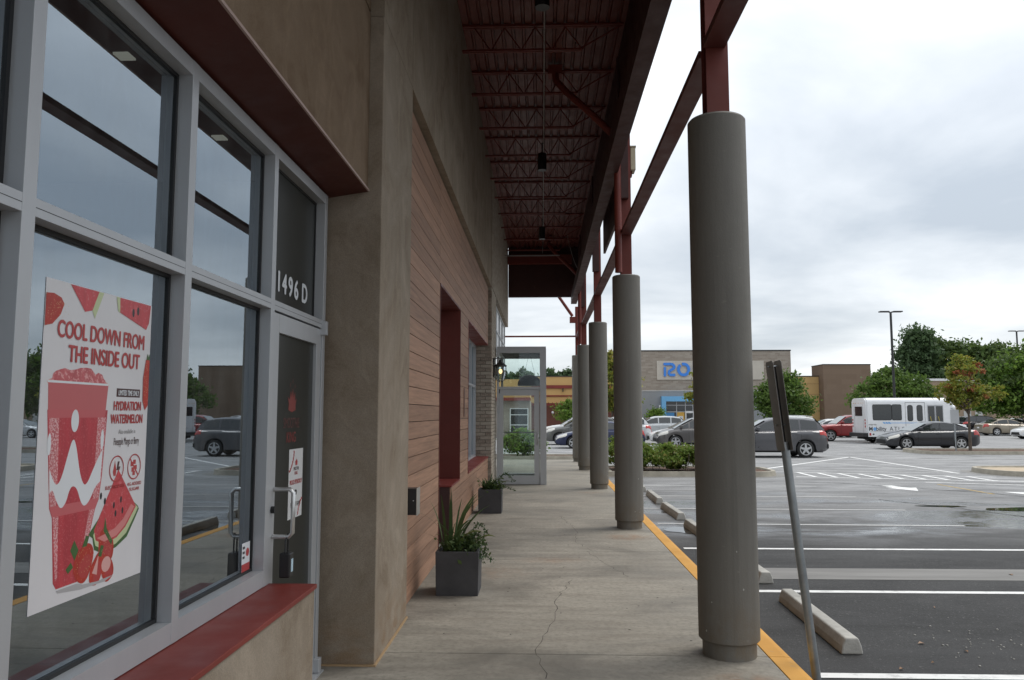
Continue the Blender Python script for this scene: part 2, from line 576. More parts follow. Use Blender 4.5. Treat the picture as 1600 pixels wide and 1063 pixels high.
M['glass'] = glass_mat('shop_glass', 3.8, (.62, .70, .68))
M['clear_glass'] = glass_mat('clear_glass', 1.5, (.86, .93, .91))
M['film_glass'] = pmat('filmed_glass', (.028, .030, .027), .30, .1, 2, 0, spec=.25)
M['car_glass'] = pmat('car_glass', (.022, .026, .028), .06, .1, 2, 0, spec=.9)
M['windscreen'] = pmat('car_windscreen', (.14, .16, .165), .06, .1, 2, 0, spec=1.0)
M['far_glass'] = pmat('far_glass', (.03, .035, .04), .08, .2, .5, 0, spec=.6)
M['tyre'] = pmat('tyre', (.018, .018, .018), .8, .2, 8, .2)
M['rim'] = pmat('alloy_rim', (.52, .53, .54), .3, .1, 8, 0, metal=.7)
M['under'] = pmat('car_underside', (.012, .012, .012), .8, .2, 8, 0)
M['lamp_clear'] = pmat('headlamp', (.62, .60, .55), .12, .15, 20, 0, spec=.8)
M['lamp_red'] = pmat('tail_lamp', (.42, .02, .015), .15, .1, 10, 0, spec=.8)
M['trim'] = pmat('chrome_trim', (.6, .6, .6), .2, .05, 5, 0, metal=.9)


def paint(name, col, metal=.0, rough=.32):
    t = NT(name)
    d = t.noise(t.coord(), 1.4, 6, .6)
    t.set(col=t.ramp(d, [(.3, sc3(col, .9)), (.7, sc3(col, 1.06))]), rough=t.ramp(d, [(.3, rough - .06), (.7, rough + .1)]), metal=metal, coat=.6)
    t.b.inputs['Coat Roughness'].default_value = .08
    return t.m


def flat(name, col, rough=.55):
    return pmat(name, col, rough, .03, 4, 0)


M['poster_white'] = flat('poster_white', (.66, .645, .655), .4)
M['ink_red'] = flat('ink_red', (.42, .045, .045), .4)
M['ink_dark'] = flat('ink_dark', (.06, .02, .02), .4)
M['ink_white'] = flat('ink_white', (.70, .72, .74), .4)
M['ink_green'] = flat('ink_green', (.05, .12, .03), .4)
M['ink_rind'] = flat('ink_rind', (.50, .56, .32), .4)
M['ink_pale'] = flat('ink_pale', (.66, .36, .33), .4)
M['ink_blue'] = flat('ink_blue', (.10, .32, .62), .4)
M['ink_black'] = flat('ink_black', (.02, .02, .022), .4)
M['ink_grey'] = flat('ink_grey', (.25, .24, .24), .4)


def speckle(name, c1, c2, sc=140, lo=.56, hi=.66, big=None):
    t = NT(name)
    n = t.noise(t.coord(), sc, 2, .8)
    base = t.ramp(t.noise(t.coord((1, 6, 1.5)), 5, 5), [(.3, sc3(c1, .85)), (.7, sc3(c1, 1.15))])
    t.set(col=t.mix(t.ramp(n, [(lo, 0.0), (hi, .9)]), base, c2), rough=.4)
    return t.m


M['cup'] = speckle('cup_print', (.46, .045, .058), (.62, .22, .24), 160, .60, .68)
M['slush'] = speckle('slush_print', (.50, .10, .11), (.70, .34, .34), 60, .5, .62)
M['melon'] = speckle('melon_print', (.52, .055, .065), (.60, .16, .17), 60)
M['berry'] = speckle('berry_print', (.42, .030, .018), (.60, .28, .15), 110, .62, .68)


def leaf_mat(name, cols, trans=.4):
    t = NT(name)
    g = t.n('NewGeometry')
    k = len(cols)
    c = t.ramp(g.outputs['Random Per Island'], [(i / max(1, k - 1), cl) for i, cl in enumerate(cols)])
    t.set(col=c, rough=.55, spec=.3)
    tl = t.n('BsdfTranslucent'); t.l(c, tl.inputs['Color'])
    ms = t.n('MixShader'); ms.inputs[0].default_value = trans
    t.l(t.b.outputs[0], ms.inputs[1]); t.l(tl.outputs[0], ms.inputs[2])
    t.l(ms.outputs[0], t.out.inputs['Surface'])
    return t.m


M['leaf_green'] = leaf_mat('leaf_green', [(.055, .10, .022), (.095, .165, .030), (.13, .20, .042), (.075, .135, .028)])
M['leaf_dark'] = leaf_mat('leaf_dark', [(.048, .085, .026), (.080, .13, .036), (.11, .155, .044), (.070, .115, .034)])
M['leaf_bright'] = leaf_mat('leaf_bright', [(0.081, 0.162, 0.024), (0.135, 0.230, 0.034), (0.176, 0.270, 0.047), (0.068, 0.135, 0.024)])
M['leaf_maple'] = leaf_mat('leaf_maple', [(.12, .18, .030), (.19, .23, .035), (.25, .26, .04), (.28, .23, .045), (.13, .19, .03)])
M['leaf_maple_red'] = leaf_mat('leaf_maple_red', [(0.338, 0.098, 0.046), (0.390, 0.169, 0.065), (0.247, 0.072, 0.039), (0.286, 0.182, 0.052)])
M['leaf_pine'] = leaf_mat('leaf_pine', [(0.057, 0.099, 0.045), (0.087, 0.138, 0.057), (0.069, 0.117, 0.051)])
M['leaf_hedge'] = leaf_mat('leaf_hedge', [(0.101, 0.175, 0.033), (0.156, 0.248, 0.044), (0.221, 0.304, 0.055), (0.129, 0.184, 0.037), (0.276, 0.239, 0.074)])
M['blade'] = leaf_mat('blade_leaf', [(0.039, 0.072, 0.029), (0.058, 0.098, 0.034), (0.078, 0.111, 0.039)], .12)
M['bark'] = pmat('bark', (.12, .095, .075), .9, .3, 5, .8, 40, (1, 1, .25), bdist=.02)

# ------------------------------------------------------------------ the lot
ZL = -0.15
lot = MB().poly([(1.77, -60, ZL), (700, -60, ZL), (700, 900, ZL), (1.77, 900, ZL)])
lot.poly([(-500, 29.6, ZL), (1.77, 29.6, ZL), (1.77, 900, ZL), (-500, 900, ZL)])
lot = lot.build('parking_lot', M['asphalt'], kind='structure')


def sheet(name, pts, mat, dz=.004, parent=lot, label=None):
    return MB().poly([(x, y, ZL + dz) for x, y in pts]).build(name, mat, parent, label=label)


def stroke(name, p, q, w, mat, dz=.004, parent=lot):
    a, b = Vector(p), Vector(q)
    d = (b - a).normalized(); nn = Vector((-d.y, d.x)) * w / 2
    return sheet(name, [a - nn, b - nn, b + nn, a + nn], mat, dz, parent)


for y in (5.80, 8.45, 11.05):
    stroke('parking_stripe', (1.95, y), (6.75, y + .03), .105, M['line'])
for y in (13.5, 15.62, 18.0, 20.55):
    stroke('parking_stripe', (1.95, y), (7.0, y - .1), .10, M['line_worn'])
sheet('concrete_band', [(2.3, 9.06), (16, 9.16), (16, 9.78), (2.3, 9.70)], M['band'], .003)
# hatched crossing and the diverging lines of the aisle beyond it
stroke('crossing_line', (7.5, 23.6), (13.3, 22.0), .11, M['line'])
stroke('crossing_line', (8.0, 25.32), (13.3, 23.6), .11, M['line'])
stroke('crossing_line', (7.9, 26.3), (13.0, 25.05), .10, M['line_worn'])
for k in range(9):
    x = 8.08 + k * .56
    stroke('crossing_hatch', (x, 25.22 - .33 * (x - 8.08)), (x - .04, 23.64 - .276 * (x - 7.5)), .13, M['line'], .008)
stroke('aisle_line', (7.3, 26.6), (13.2, 34.3), .14, M['line'])
stroke('aisle_line', (13.2, 34.3), (13.0, 25.1), .14, M['line'])
stroke('aisle_line', (10.6, 30.6), (12.95, 25.2), .12, M['line_worn'])
stroke('aisle_line', (10.4, 21.8), (12.6, 21.0), .12, M['line'])
stroke('aisle_line', (12.0, 22.6), (15.0, 21.7), .12, M['line'])
sheet('arrow_marking', [(8.75, 20.75), (9.05, 20.80), (9.12, 20.3), (9.42, 20.25), (9.05, 19.35), (8.62, 20.15), (8.82, 20.2)], M['line'])
sheet('arrow_marking', [(10.95, 19.2), (11.9, 19.0), (11.95, 18.55), (11.1, 18.7)], M['line'])
stroke('yellow_line', (10.42, 21.2), (10.44, 18.65), .06, M['line_yellow'])


def crack(name, pts, w, mat, z, parent, seed=0):
    r = random.Random(seed)
    P = []
    for (a, b) in zip(pts, pts[1:]):
        n = max(2, int(math.dist(a, b) / .09))
        for i in range(n):
            t = i / n
            P.append((a[0] + (b[0] - a[0]) * t + r.uniform(-.02, .02), a[1] + (b[1] - a[1]) * t + r.uniform(-.02, .02)))
    P.append(pts[-1])
    m = MB()
    rows = []
    for i, (x, y) in enumerate(P):
        x2, y2 = P[min(i + 1, len(P) - 1)]; x1, y1 = P[max(0, i - 1)]
        d = Vector((x2 - x1, y2 - y1)).normalized()
        ww = w * r.uniform(.3, 1.0)
        rows.append([(x + d.y * ww, y - d.x * ww, z), (x - d.y * ww, y + d.x * ww, z)])
    m.grid(rows)
    return m.build(name, mat, parent)


M['crack'] = pmat('crack_dirt', (.06, .05, .042), .95, .2, 20, 0)
M['tar'] = pmat('tar_seal', (.03, .03, .031), .6, .2, 4, .2)
crack('crack', [(7.3, 17.4), (8.2, 15.8), (8.9, 14.2), (10.2, 12.6)], .03, M['tar'], ZL + .005, lot, 3)
crack('crack', [(5.9, 21.9), (8.0, 21.5), (10.5, 18.9), (11.6, 16.0)], .03, M['tar'], ZL + .005, lot, 4)


def puddle_mat():
    t = NT('puddle_water')
    t.set(col=(.03, .032, .03), rough=.03, spec=.7)
    t.bump(t.noise(t.coord(), 4, 2), .01, .03)
    return t.m


M['puddle'] = puddle_mat()


def puddle(cx, cy, rx, ry, seed):
    r = random.Random(seed)
    ph = [r.uniform(0, 6.28) for _ in range(5)]
    pts = []
    for i in range(48):
        a = 2 * math.pi * i / 48
        k = 1 + sum(.16 / (j + 1) * math.sin((j + 2) * a + ph[j]) for j in range(5))
        pts.append((cx + rx * k * math.cos(a), cy + ry * k * math.sin(a)))
    return sheet('puddle', pts, M['puddle'], .006)


puddle(9.5, 15.75, .9, .30, 2)
puddle(8.0, 16.2, .5, .12, 5)
puddle(2.35, 12.75, .32, .42, 8)
# small litter and dry leaves
lit = MB()
for x, y in ((3.75, 7.8), (4.9, 7.6), (3.3, 6.4), (3.05, 6.6), (4.3, 6.9), (2.9, 6.1), (5.4, 9.4), (2.6, 5.95)):
    a = RND.uniform(0, 3); s = RND.uniform(.015, .045)
    lit.add([(x + s * math.cos(a), y + s * math.sin(a), ZL + .006), (x - s * math.sin(a) * .6, y + s * math.cos(a) * .6, ZL + .02),
             (x - s * math.cos(a), y - s * math.sin(a), ZL + .007), (x + s * math.sin(a) * .6, y - s * math.cos(a) * .6, ZL + .016)], [(0, 1, 2, 3)])
lit.build('dry_leaves', flat('dry_leaf', (.25, .14, .07)), lot, kind='stuff')
frag = MB()
for _ in range(70):
    x, y = 3.1 + abs(RND.gauss(0, .9)), RND.gauss(6.5, .35)
    if x < 2.2: continue
    s = RND.uniform(.004, .014)
    frag.box(x, x + s, y, y + s, ZL, ZL + s * .6)
frag.build('grit', M['stop_concrete'], lot, kind='stuff')


def wheel_stop(y0, label, first=[None]):
    if first[0] is None:
        o = MB().prism([(-.085, 0), (.085, 0), (.075, .06), (.05, .125), (-.05, .125), (-.075, .06)], 'y', -.86, .86).build('wheel_stop', M['stop_concrete'], bevel=.012)
        first[0] = o
    else:
        o = first[0].copy(); COL.objects.link(o)
    o.location = (2.42 + RND.uniform(-.02, .02), y0 + .86, ZL)
    o.rotation_euler = (0, 0, RND.uniform(-.02, .02))
    return tag(o, label, 'wheel stop', 'concrete wheel stops of the parking bays')


for y0, lb in ((6.30, 'nearest concrete wheel stop, behind the leaning sign pole'), (8.82, 'concrete wheel stop just right of the thick near column, by the pale strip'),
               (11.45, 'concrete wheel stop half hidden left of the thick near column'), (13.95, 'concrete wheel stop in the third bay beyond the thick near column'),
               (16.4, 'wheel stop at the right foot of the second column'), (18.9, 'farthest small concrete wheel stop near the hedge island')):
    wheel_stop(y0, lb)

# ------------------------------------------------------------------ walkway
walk = empty('walkway'); walk['kind'] = 'structure'
joints = [-4.2, 1.55, 5.72, 9.9, 12.85, 15.85, 19.0, 22.1, 25.2, 28.3]
for a, b in zip(joints, joints[1:]):
    box('slab', M['concrete'], walk, -1.75, 1.585, a + .004, b - .004, -.2, 0.0, bevel=.006)
    MB().prism([(1.589, -.2), (1.775, -.2), (1.765, -.03), (1.735, -.004), (1.70, .001), (1.589, .001)], 'y', a + .003, b - .003).build('kerb_stone', M['yellow'], walk, bevel=.004)
box('slab', M['concrete'], walk, -1.75, 1.77, 28.304, 29.6, -.2, -.01)
box('slab_bed', M['dark_gap'], walk, -1.7, 1.75, -4.1, 29.5, -.25, -.02)
cm = M['crack']
crack('crack', [(.02, 5.2), (-.05, 5.9), (.1, 6.6), (.12, 7.4), (.3, 8.2)], .004, cm, .0012, walk, 11)
crack('crack', [(.55, 9.9), (.75, 9.0), (.9, 8.4)], .003, cm, .0012, walk, 12)
crack('crack', [(.3, 13.2), (.5, 11.6), (.45, 10.6), (.62, 9.9)], .003, cm, .0012, walk, 13)
crack('crack', [(-.6, 9.3), (.3, 9.35), (.9, 9.25)], .002, cm, .0012, walk, 14)
spots = MB()
for _ in range(60):
    x, y = RND.uniform(-.9, 1.5), RND.uniform(4.6, 17)
    spots.lathe([(RND.uniform(.004, .014), 0.0)], (x, y, .0013), 7) if False else spots.poly([(x + RND.uniform(.004, .014) * math.cos(a), y + .012 * math.sin(a), .0014) for a in (0, 1.05, 2.1, 3.14, 4.2, 5.2)])
spots.build('gum_spots', cm, walk, kind='stuff')

# ------------------------------------------------------------------ shop building (near tenant, pier, plank tenant, brick tenant)
shop = empty('shop_building', (0, 0, 0))
tag(shop, 'long stucco, plank and brick shop front on the left of the walkway', 'shop')
XG = -1.496
ZT = 7.6
# near tenant
box('header_wall', M['stucco_dark'], shop, -1.72, -1.24, -4.2, 5.40, 4.635, ZT)
box('header_panel', M['stucco_dark'], shop, -1.72, -1.24, -4.2, 5.40, 3.30, 4.62, bevel=.004)
box('reveal', M['dark_gap'], shop, -1.70, -1.262, -4.2, 5.40, 4.61, 4.645)
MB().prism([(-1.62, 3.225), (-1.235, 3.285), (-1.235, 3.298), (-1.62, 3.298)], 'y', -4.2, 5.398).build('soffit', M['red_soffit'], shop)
box('soffit_trim', flat('pale_trim', (.42, .30, .26)), shop, -1.240, -1.229, -4.2, 5.398, 3.284, 3.299)
box('pier', M['stucco'], shop, -1.75, -1.14, 5.402, 6.655, 0.012, 4.60, bevel=.006)
box('pier_top', M['stucco'], shop, -1.75, -1.14, 5.402, 6.655, 4.60, ZT)
box('base_bead', flat('bead', (.40, .27, .15)), shop, -1.745, -1.128, 5.39, 6.66, .001, .013)
lw = box('low_wall', M['stucco'], shop, -1.62, -1.25, -4.2, 4.325, 0.0, .745)
box('sill_cap', M['red_metal'], shop, -1.60, -1.238, -4.2, 4.335, .747, .772, bevel=.003)
# frame of the glazing
YM = [(-.02, .04), (1.09, 1.15), (2.142, 2.202), (3.175, 3.235), (4.215, 4.275)]
fr = empty('storefront_frame', parent=shop)
for a, b in YM:
    box('mullion', M['alu'], fr, XG - .115, XG, a, b, .775, 3.222, bevel=.002)
box('mullion', M['alu'], fr, XG - .115, XG, 5.232, 5.292, .01, 3.222, bevel=.002)
YS = YM + [(5.232, 5.292)]
panes = []
for (a0, a1), (b0, b1) in zip(YS, YS[1:]):
    door = a0 > 4
    box('head_rail', M['alu'], fr, XG - .113, XG - .002, a1, b0, 3.155, 3.221)
    box('transom_bar', M['alu'], fr, XG - .113, XG - .002, a1, b0, 2.283, 2.338)
    box('transom_seam', M['gasket'], fr, XG - .05, XG - .0012, a1, b0, 2.309, 2.311)
    if not door:
        box('sill_rail', M['alu'], fr, XG - .113, XG - .002, a1, b0, .776, .862)
    gm = M['film_glass'] if door else M['glass']
    spans = ((2.338, 3.155),) if door else ((2.338, 3.155), (.862, 2.283))
    for z0, z1 in spans:
        g = MB()
        w = .016
        g.box(XG - .08, XG - .062, a1, a1 + w, z0, z1).box(XG - .08, XG - .062, b0 - w, b0, z0, z1)
        g.box(XG - .08, XG - .062, a1 + w, b0 - w, z1 - w, z1).box(XG - .08, XG - .062, a1 + w, b0 - w, z0, z0 + w)
        g.build('gasket', M['gasket'], shop)
        pn = MB().box(XG - .076, XG - .068, a1 + w * .6, b0 - w * .6, z0 + w * .6, z1 - w * .6) if door else MB().add([(XG - .07, a1 + w * .5, z0 + w * .5), (XG - .07, b0 - w * .5, z0 + w * .5), (XG - .07, b0 - w * .5, z1 - w * .5), (XG - .07, a1 + w * .5, z1 - w * .5)], [(0, 1, 2, 3)])
        pn.build('pane', gm, shop)
# door leaf
dr = empty('door', (0, 0, 0), parent=shop)
DY0, DY1 = 4.283, 5.226
xd0, xd1 = XG - .06, XG - .008
box('stile', M['alu'], dr, xd0, xd1, DY0, DY0 + .10, .012, 2.272, bevel=.002)
box('stile', M['alu'], dr, xd0, xd1, DY1 - .10, DY1, .012, 2.272, bevel=.002)
box('rail', M['alu'], dr, xd0, xd1, DY0 + .10, DY1 - .10, 2.165, 2.272)
box('rail', M['alu'], dr, xd0, xd1, DY0 + .10, DY1 - .10, .012, .26)
box('pane', M['film_glass'], dr, XG - .042, XG - .030, DY0 + .10, DY1 - .10, .26, 2.165)
hd = MB().tube([(XG - .006, 4.36, 1.02), (XG + .085, 4.36, 1.02), (XG + .105, 4.362, 1.04), (XG + .105, 4.362, 1.26), (XG + .085, 4.36, 1.28), (XG - .006, 4.36, 1.28)], .0125, 10)
hd.build('handle', M['satin'], dr, smooth=60)
MB().cyl((XG - .01, 4.335, 1.17), (XG + .014, 4.335, 1.17), .02, n=14).build('lock_cylinder', M['black'], dr, smooth=40)
box('hinge', M['alu'], dr, XG - .05, XG + .03, 5.215, 5.262, 2.235, 2.33, bevel=.004)
box('hinge', M['alu'], dr, XG - .05, XG + .03, 5.215, 5.275, .012, .10, bevel=.004)
box('threshold', M['alu'], shop, XG - .10, XG + .04, 4.28, 5.30, .001, .011)
# the room behind the glass
rm = MB().box(-7.2, -7.0, -4.2, 5.36, 0, 3.6)
rm.box(-7.0, -1.64, 5.30, 5.36, 0, 3.6).box(-7.0, -1.64, -4.2, -4.1, 0, 3.6)
rm.build('room_wall', M['interior_wall'], shop)
box('room_floor', M['interior_floor'], shop, -7.0, -1.64, -4.1, 5.30, -.02, .02)
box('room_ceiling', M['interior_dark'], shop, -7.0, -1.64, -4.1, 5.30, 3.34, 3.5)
box('knee_wall', M['interior_wall'], shop, -1.80, -1.63, -4.1, 4.20, .02, .74)
box('counter', M['interior_wall'], shop, -4.4, -3.6, -2, 4.2, .02, 1.05)
for y in (3.36, 4.42, 2.32):
    d = box('downlight', M['downlight'], shop, -1.945, -1.875, y - .035, y + .035, 3.330, 3.3395)

# plank tenant
XP = -1.214
PH = .1627
backing = MB()
backing.box(-1.75, XP - .016, 6.655, 9.18, 0, 4.6)
backing.box(-1.75, XP - .016, 9.18, 17.5, 3.27, 4.6)
backing.box(-1.75, XP - .016, 11.53, 12.79, 0, 3.27)
backing.box(-1.75, XP - .016, 10.42, 11.53, 0, .70)
backing.box(-1.75, XP - .016, 12.79, 17.5, 0, .70)
backing.build('plank_backing', M['dark_gap'], shop)
ZS = .728


def plank(y0, y1, z0, z1):
    g = .0035
    box('plank', M['plank'], shop, XP - .016, XP, y0 + g, y1 - g, z0 + g, z1 - g)


for k in range(28):
    z0, z1 = k * PH, (k + 1) * PH
    plank(6.658, 9.18, z0 + (.004 if k == 0 else 0), min(z1, 4.58))
    if z0 > 3.2:
        plank(9.18, 11.53, max(z0, 3.262), min(z1, 4.58))
        plank(11.53, 14.6, z0, min(z1, 4.58)); plank(14.6, 17.5, z0, min(z1, 4.58))
    elif z1 <= ZS:
        plank(10.42, 11.53, z0 + (.004 if k == 0 else 0), z1); plank(11.53, 14.6, z0, z1); plank(14.6, 17.5, z0, z1)
    elif z0 < ZS:
        plank(10.42, 11.53, z0, ZS); plank(11.53, 12.79, z0, z1); plank(12.79, 17.5, z0, ZS)
    else:
        plank(11.53, 12.79, z0, min(z1, 3.262))
# recess of the second door, red lined
niche = MB()
niche.box(-1.62, XP + .006, 11.50, 11.527, ZS, 3.262)
niche.box(-1.62, XP + .006, 9.183, 9.21, .012, 3.262)
niche.box(-1.62, XP + .006, 9.21, 11.50, 3.24, 3.268)
niche.build('niche_lining', M['red_niche'], shop)
box('niche_sill', M['red_metal'], shop, -1.62, XP + .012, 10.41, 11.499, ZS + .003, ZS + .028, bevel=.002)
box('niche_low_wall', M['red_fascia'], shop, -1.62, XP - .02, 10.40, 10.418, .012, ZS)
nf = MB()
for y in (9.215, 10.36, 11.44):
    nf.box(-1.62, -1.51, y, y + .055, .012 if y < 10.4 else ZS + .03, 3.24)
nf.box(-1.62, -1.512, 9.27, 11.44, 2.29, 2.345)
nf.build('niche_frame', M['alu'], shop)
MB().add([(-1.56, 9.27, .02), (-1.56, 10.36, .02), (-1.56, 10.36, 3.2), (-1.56, 9.27, 3.2)], [(0, 1, 2, 3)]).add([(-1.56, 10.41, ZS), (-1.56, 11.44, ZS), (-1.56, 11.44, 3.2), (-1.56, 10.41, 3.2)], [(0, 1, 2, 3)]).build('niche_glass', M['glass'], shop)
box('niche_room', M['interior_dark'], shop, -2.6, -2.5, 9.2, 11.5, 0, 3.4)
# second window
w2 = empty('window', (0, 0, 0), parent=shop)
w2m = MB()
w2m.box(-1.62, XP + .006, 12.793, 12.815, ZS + .03, 3.262)
w2m.build('jamb', M['red_metal'], w2)
box('head', M['red_metal'], w2, -1.62, XP + .006, 12.815, 17.5, 3.24, 3.266)
box('sill', M['red_metal'], w2, -1.62, XP + .014, 12.78, 17.54, ZS + .003, ZS + .030, bevel=.003)
wf = MB()
for y in (12.82, 14.0, 15.2, 16.35, 17.44):
    wf.box(-1.60, -1.485, y, y + .06, ZS + .03, 3.24)
for z in (ZS + .03, 2.29, 3.19):
    wf.box(-1.60, -1.487, 12.88, 17.44, z, z + .05)
wf.build('frame', M['alu'], w2)
MB().add([(-1.55, 12.85, ZS), (-1.55, 17.46, ZS), (-1.55, 17.46, 3.2), (-1.55, 12.85, 3.2)], [(0, 1, 2, 3)]).build('pane', M['glass'], w2)
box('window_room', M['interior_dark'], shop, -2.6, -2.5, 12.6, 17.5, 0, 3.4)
# upper stucco over the planks
up = [(6.662, 11.40), (11.408, 17.545)]
for a, b in up:
    box('upper_wall', M['stucco'], shop, -1.75, -1.14, a, b, 4.588, ZT)
box('upper_reveal', M['dark_gap'], shop, -1.74, -1.158, 6.64, 17.5, 4.60, ZT - .02)

# brick pilaster and upper brick wall
YB = 17.552
core = MB()
core.box(-1.75, -1.160, YB + .02, 19.30, 0, 4.6)
core.build('brick_core', M['mortar'], shop)
RH = .0805
rows = int(4.6 / RH)
proto = {}


def brick(x0, x1, y0, y1, z0, z1):
    key = (round(x1 - x0, 3), round(y1 - y0, 3))
    if key not in proto:
        proto[key] = MB().box(0, x1 - x0, 0, y1 - y0, 0, z1 - z0).build('brick', M['brick'], shop)
        o = proto[key]
    else:
        o = proto[key].copy(); COL.objects.link(o)
    o.location = (x0, y0 + RND.uniform(-.003, .003), z0)
    o.rotation_euler = (RND.uniform(-.006, .006), 0, RND.uniform(-.006, .006))


side = MB()
for k in range(rows):
    z0 = .006 + k * RH
    z1 = z0 + RH - .012
    if k % 2:
        xs = [(-1.75, -1.525), (-1.513, -1.278), (-1.266, -1.138)]
    else:
        xs = [(-1.75, -1.645), (-1.633, -1.398), (-1.386, -1.138)]
    for a, b in xs:
        if k * RH > 3.3 and b < -1.2: continue
        brick(a, b, YB, YB + .09, z0, z1)
    y = YB + .10 + (.12 if k % 2 else 0)
    if k % 2: side.box(-1.21, -1.138, YB + .10, y - .012, z0, z1)
    while y < 19.28:
        y2 = min(y + .235, 19.29)
        side.box(-1.21, -1.138 + RND.uniform(-.003, .003), y, y2, z0, z1)
        y += .247
side.build('brick_courses', M['brick'], shop, kind='stuff')
box('upper_brick_wall', M['brick_wall'], shop, -1.75, -1.13, 17.552, 26.0, 4.605, ZT)
box('opening_wall', M['stucco'], shop, -1.75, -1.60, 19.3, 26.0, 0, 4.605)
# clerestory glazing under the brick
cl = empty('clerestory_window', parent=shop)
cf = MB()
for y in (19.32, 20.9, 22.5, 24.1, 25.7):
    cf.box(-1.30, -1.22, y, y + .06, 3.30, 4.60)
for z in (3.30, 3.93, 4.55):
    cf.box(-1.295, -1.222, 19.3, 25.8, z, z + .05)
cf.build('frame', M['alu'], cl)
box('pane', flat('frosted_glass', (.62, .64, .66), .3), cl, -1.27, -1.25, 19.3, 25.8, 3.32, 4.6)
box('end_wall', M['brick_wall'], shop, -4.5, -1.6, 25.8, 26.0, 0, ZT)
box('back_wall', M['stucco'], shop, -7.4, -7.2, -4.2, 26.0, 0, ZT)
box('roof', M['dark_gap'], shop, -7.4, -1.3, -4.2, 26.0, ZT, ZT + .2)

# ------------------------------------------------------------------ canopy
can = empty('canopy', (0, 0, 0))
tag(can, 'dark red steel canopy roof on joists over the walkway', 'canopy')
ZC = 7.28
deck = MB()
xx = -1.135
prof = []
while xx < 1.20:
    prof += [(xx, ZC + .035), (xx + .095, ZC + .035), (xx + .108, ZC + .075), (xx + .139, ZC + .075)]
    xx += .152
lower = prof
rows_ = [[(x, y, z) for x, z in lower] for y in (-5, 5, 15, 26.0)]
deck.grid(rows_)
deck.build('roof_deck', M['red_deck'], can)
# the rib lips below the deck
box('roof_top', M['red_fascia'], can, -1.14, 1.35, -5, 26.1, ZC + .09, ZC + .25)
y = 10.8 - 1.53 * 3
while y < 25.8:
    j = MB()
    for dy in (-.028, .028):
        j.prism([(-1.13, ZC - .0), (1.19, ZC - .0), (1.19, ZC + .03), (-1.13, ZC + .03)], 'y', y + dy - .02, y + dy + .02)
    zb = 6.915
    j.box(-1.135, .60, y - .035, y - .010, zb, zb + .03).box(-1.135, .60, y + .010, y + .035, zb, zb + .03)
    n = 4
    x0 = -.95
    for k in range(n):
        xb = -.72 + k * .44
        j.cyl((xb - .24, y, ZC), (xb, y, zb + .02), .010, n=6)
        j.cyl((xb, y, zb + .02), (xb + .20, y, ZC), .010, n=6)
    j.cyl((.55, y, zb + .02), (1.15, y, ZC), .012, n=6)
    j.build('joist', M['red_steel'], can)
    y += 1.53
# perimeter girder, fascia, low beam
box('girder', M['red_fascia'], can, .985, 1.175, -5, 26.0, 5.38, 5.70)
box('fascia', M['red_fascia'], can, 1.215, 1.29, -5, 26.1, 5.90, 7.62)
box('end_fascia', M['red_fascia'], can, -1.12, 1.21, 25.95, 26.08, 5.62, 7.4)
box('end_beam', M['red_steel'], can, -1.13, 1.015, 25.6, 25.8, 6.7, 7.0)
YC = [5.77, 11.95, 18.1, 24.1, 28.3]
for a, b in zip([-5] + YC[:-1], YC):
    MB().box(1.225, 1.39, a + .085, b - .085, 4.45, 4.51).build('low_beam', M['red_beam'], can, bevel=.004)
box('end_low_beam', M['red_steel'], can, -1.35, 1.225, 28.25, 28.33, 4.49, 4.545)
MB().cyl((.33, 27.9, 6.35), (1.12, 28.2, 5.25), .055, n=10).build('brace', M['red_steel'], can, smooth=40)
box('gusset', M['red_steel'], can, 1.02, 1.22, 28.15, 28.28, 5.0, 5.22)
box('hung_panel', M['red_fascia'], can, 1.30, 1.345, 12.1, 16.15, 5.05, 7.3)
# downspouts
for yc in (11.75, 23.9):
    dp = MB().tube([(.23, yc + .3, 7.25), (.24, yc + .2, 6.98), (.40, yc + .1, 6.75), (.78, yc, 6.35), (1.12, yc - .03, 5.99), (1.165, yc - .03, 5.90), (1.172, yc - .03, 5.6), (1.172, yc - .03, 3.84)], .055, 12)
    dp.cyl((1.168, yc - .03, 5.86), (1.168, yc - .03, 5.80), .064, n=12)
    dp.box(.12, .34, yc + .2, yc + .42, 7.1, 7.25)
    dp.build('downspout', M['red_steel'], can, smooth=40)
# conduit with the hanging can lights
cd = MB().tube([(.05, -2, 6.80), (.05, 22.2, 6.80)], .011, 6)
cd.tube([(.05, 22.2, 6.80), (.05, 22.3, 6.7), (.03, 22.3, 6.35)], .008, 6)
cd.build('conduit', M['conduit'], can)
cb = [(.75 + .45 * t, 22.5, 6.95 - 1.15 * t - .45 * math.sin(t * math.pi) * .6) for t in np.linspace(0, 1, 12)]
MB().tube(cb, .010, 5).build('loose_cable', M['conduit'], can)
box('light_bar', M['conduit'], can, -1.1, .55, 23.0, 23.03, 6.42, 6.45)
for yc, lb in ((8.4, 'nearest black cylinder pendant light at the top edge of the view'), (14.3, 'middle black cylinder pendant light hanging below the joists'), (20.1, 'farthest small black cylinder pendant light under the canopy')):
    t = empty('pendant_light', (.02, yc, 6.27))
    tag(t, lb, 'light', 'cylinder pendant lights under the canopy')
    MB().lathe([(.072, 0), (.082, 0), (.082, .31), (.076, .325), (.02, .33), (.012, .36), (.012, .53)], (0, 0, 0), 20).build('housing', M['black'], t, smooth=40)
    MB().lathe([(.071, .012), (.03, .016), (.001, .018)], (0, 0, 0), 20, caps=False).build('lens', M['can_lens'], t)
    MB().tube([(0, 0, .53), (.03, 0, .53)], .015, 6).build('clamp', M['black'], t)

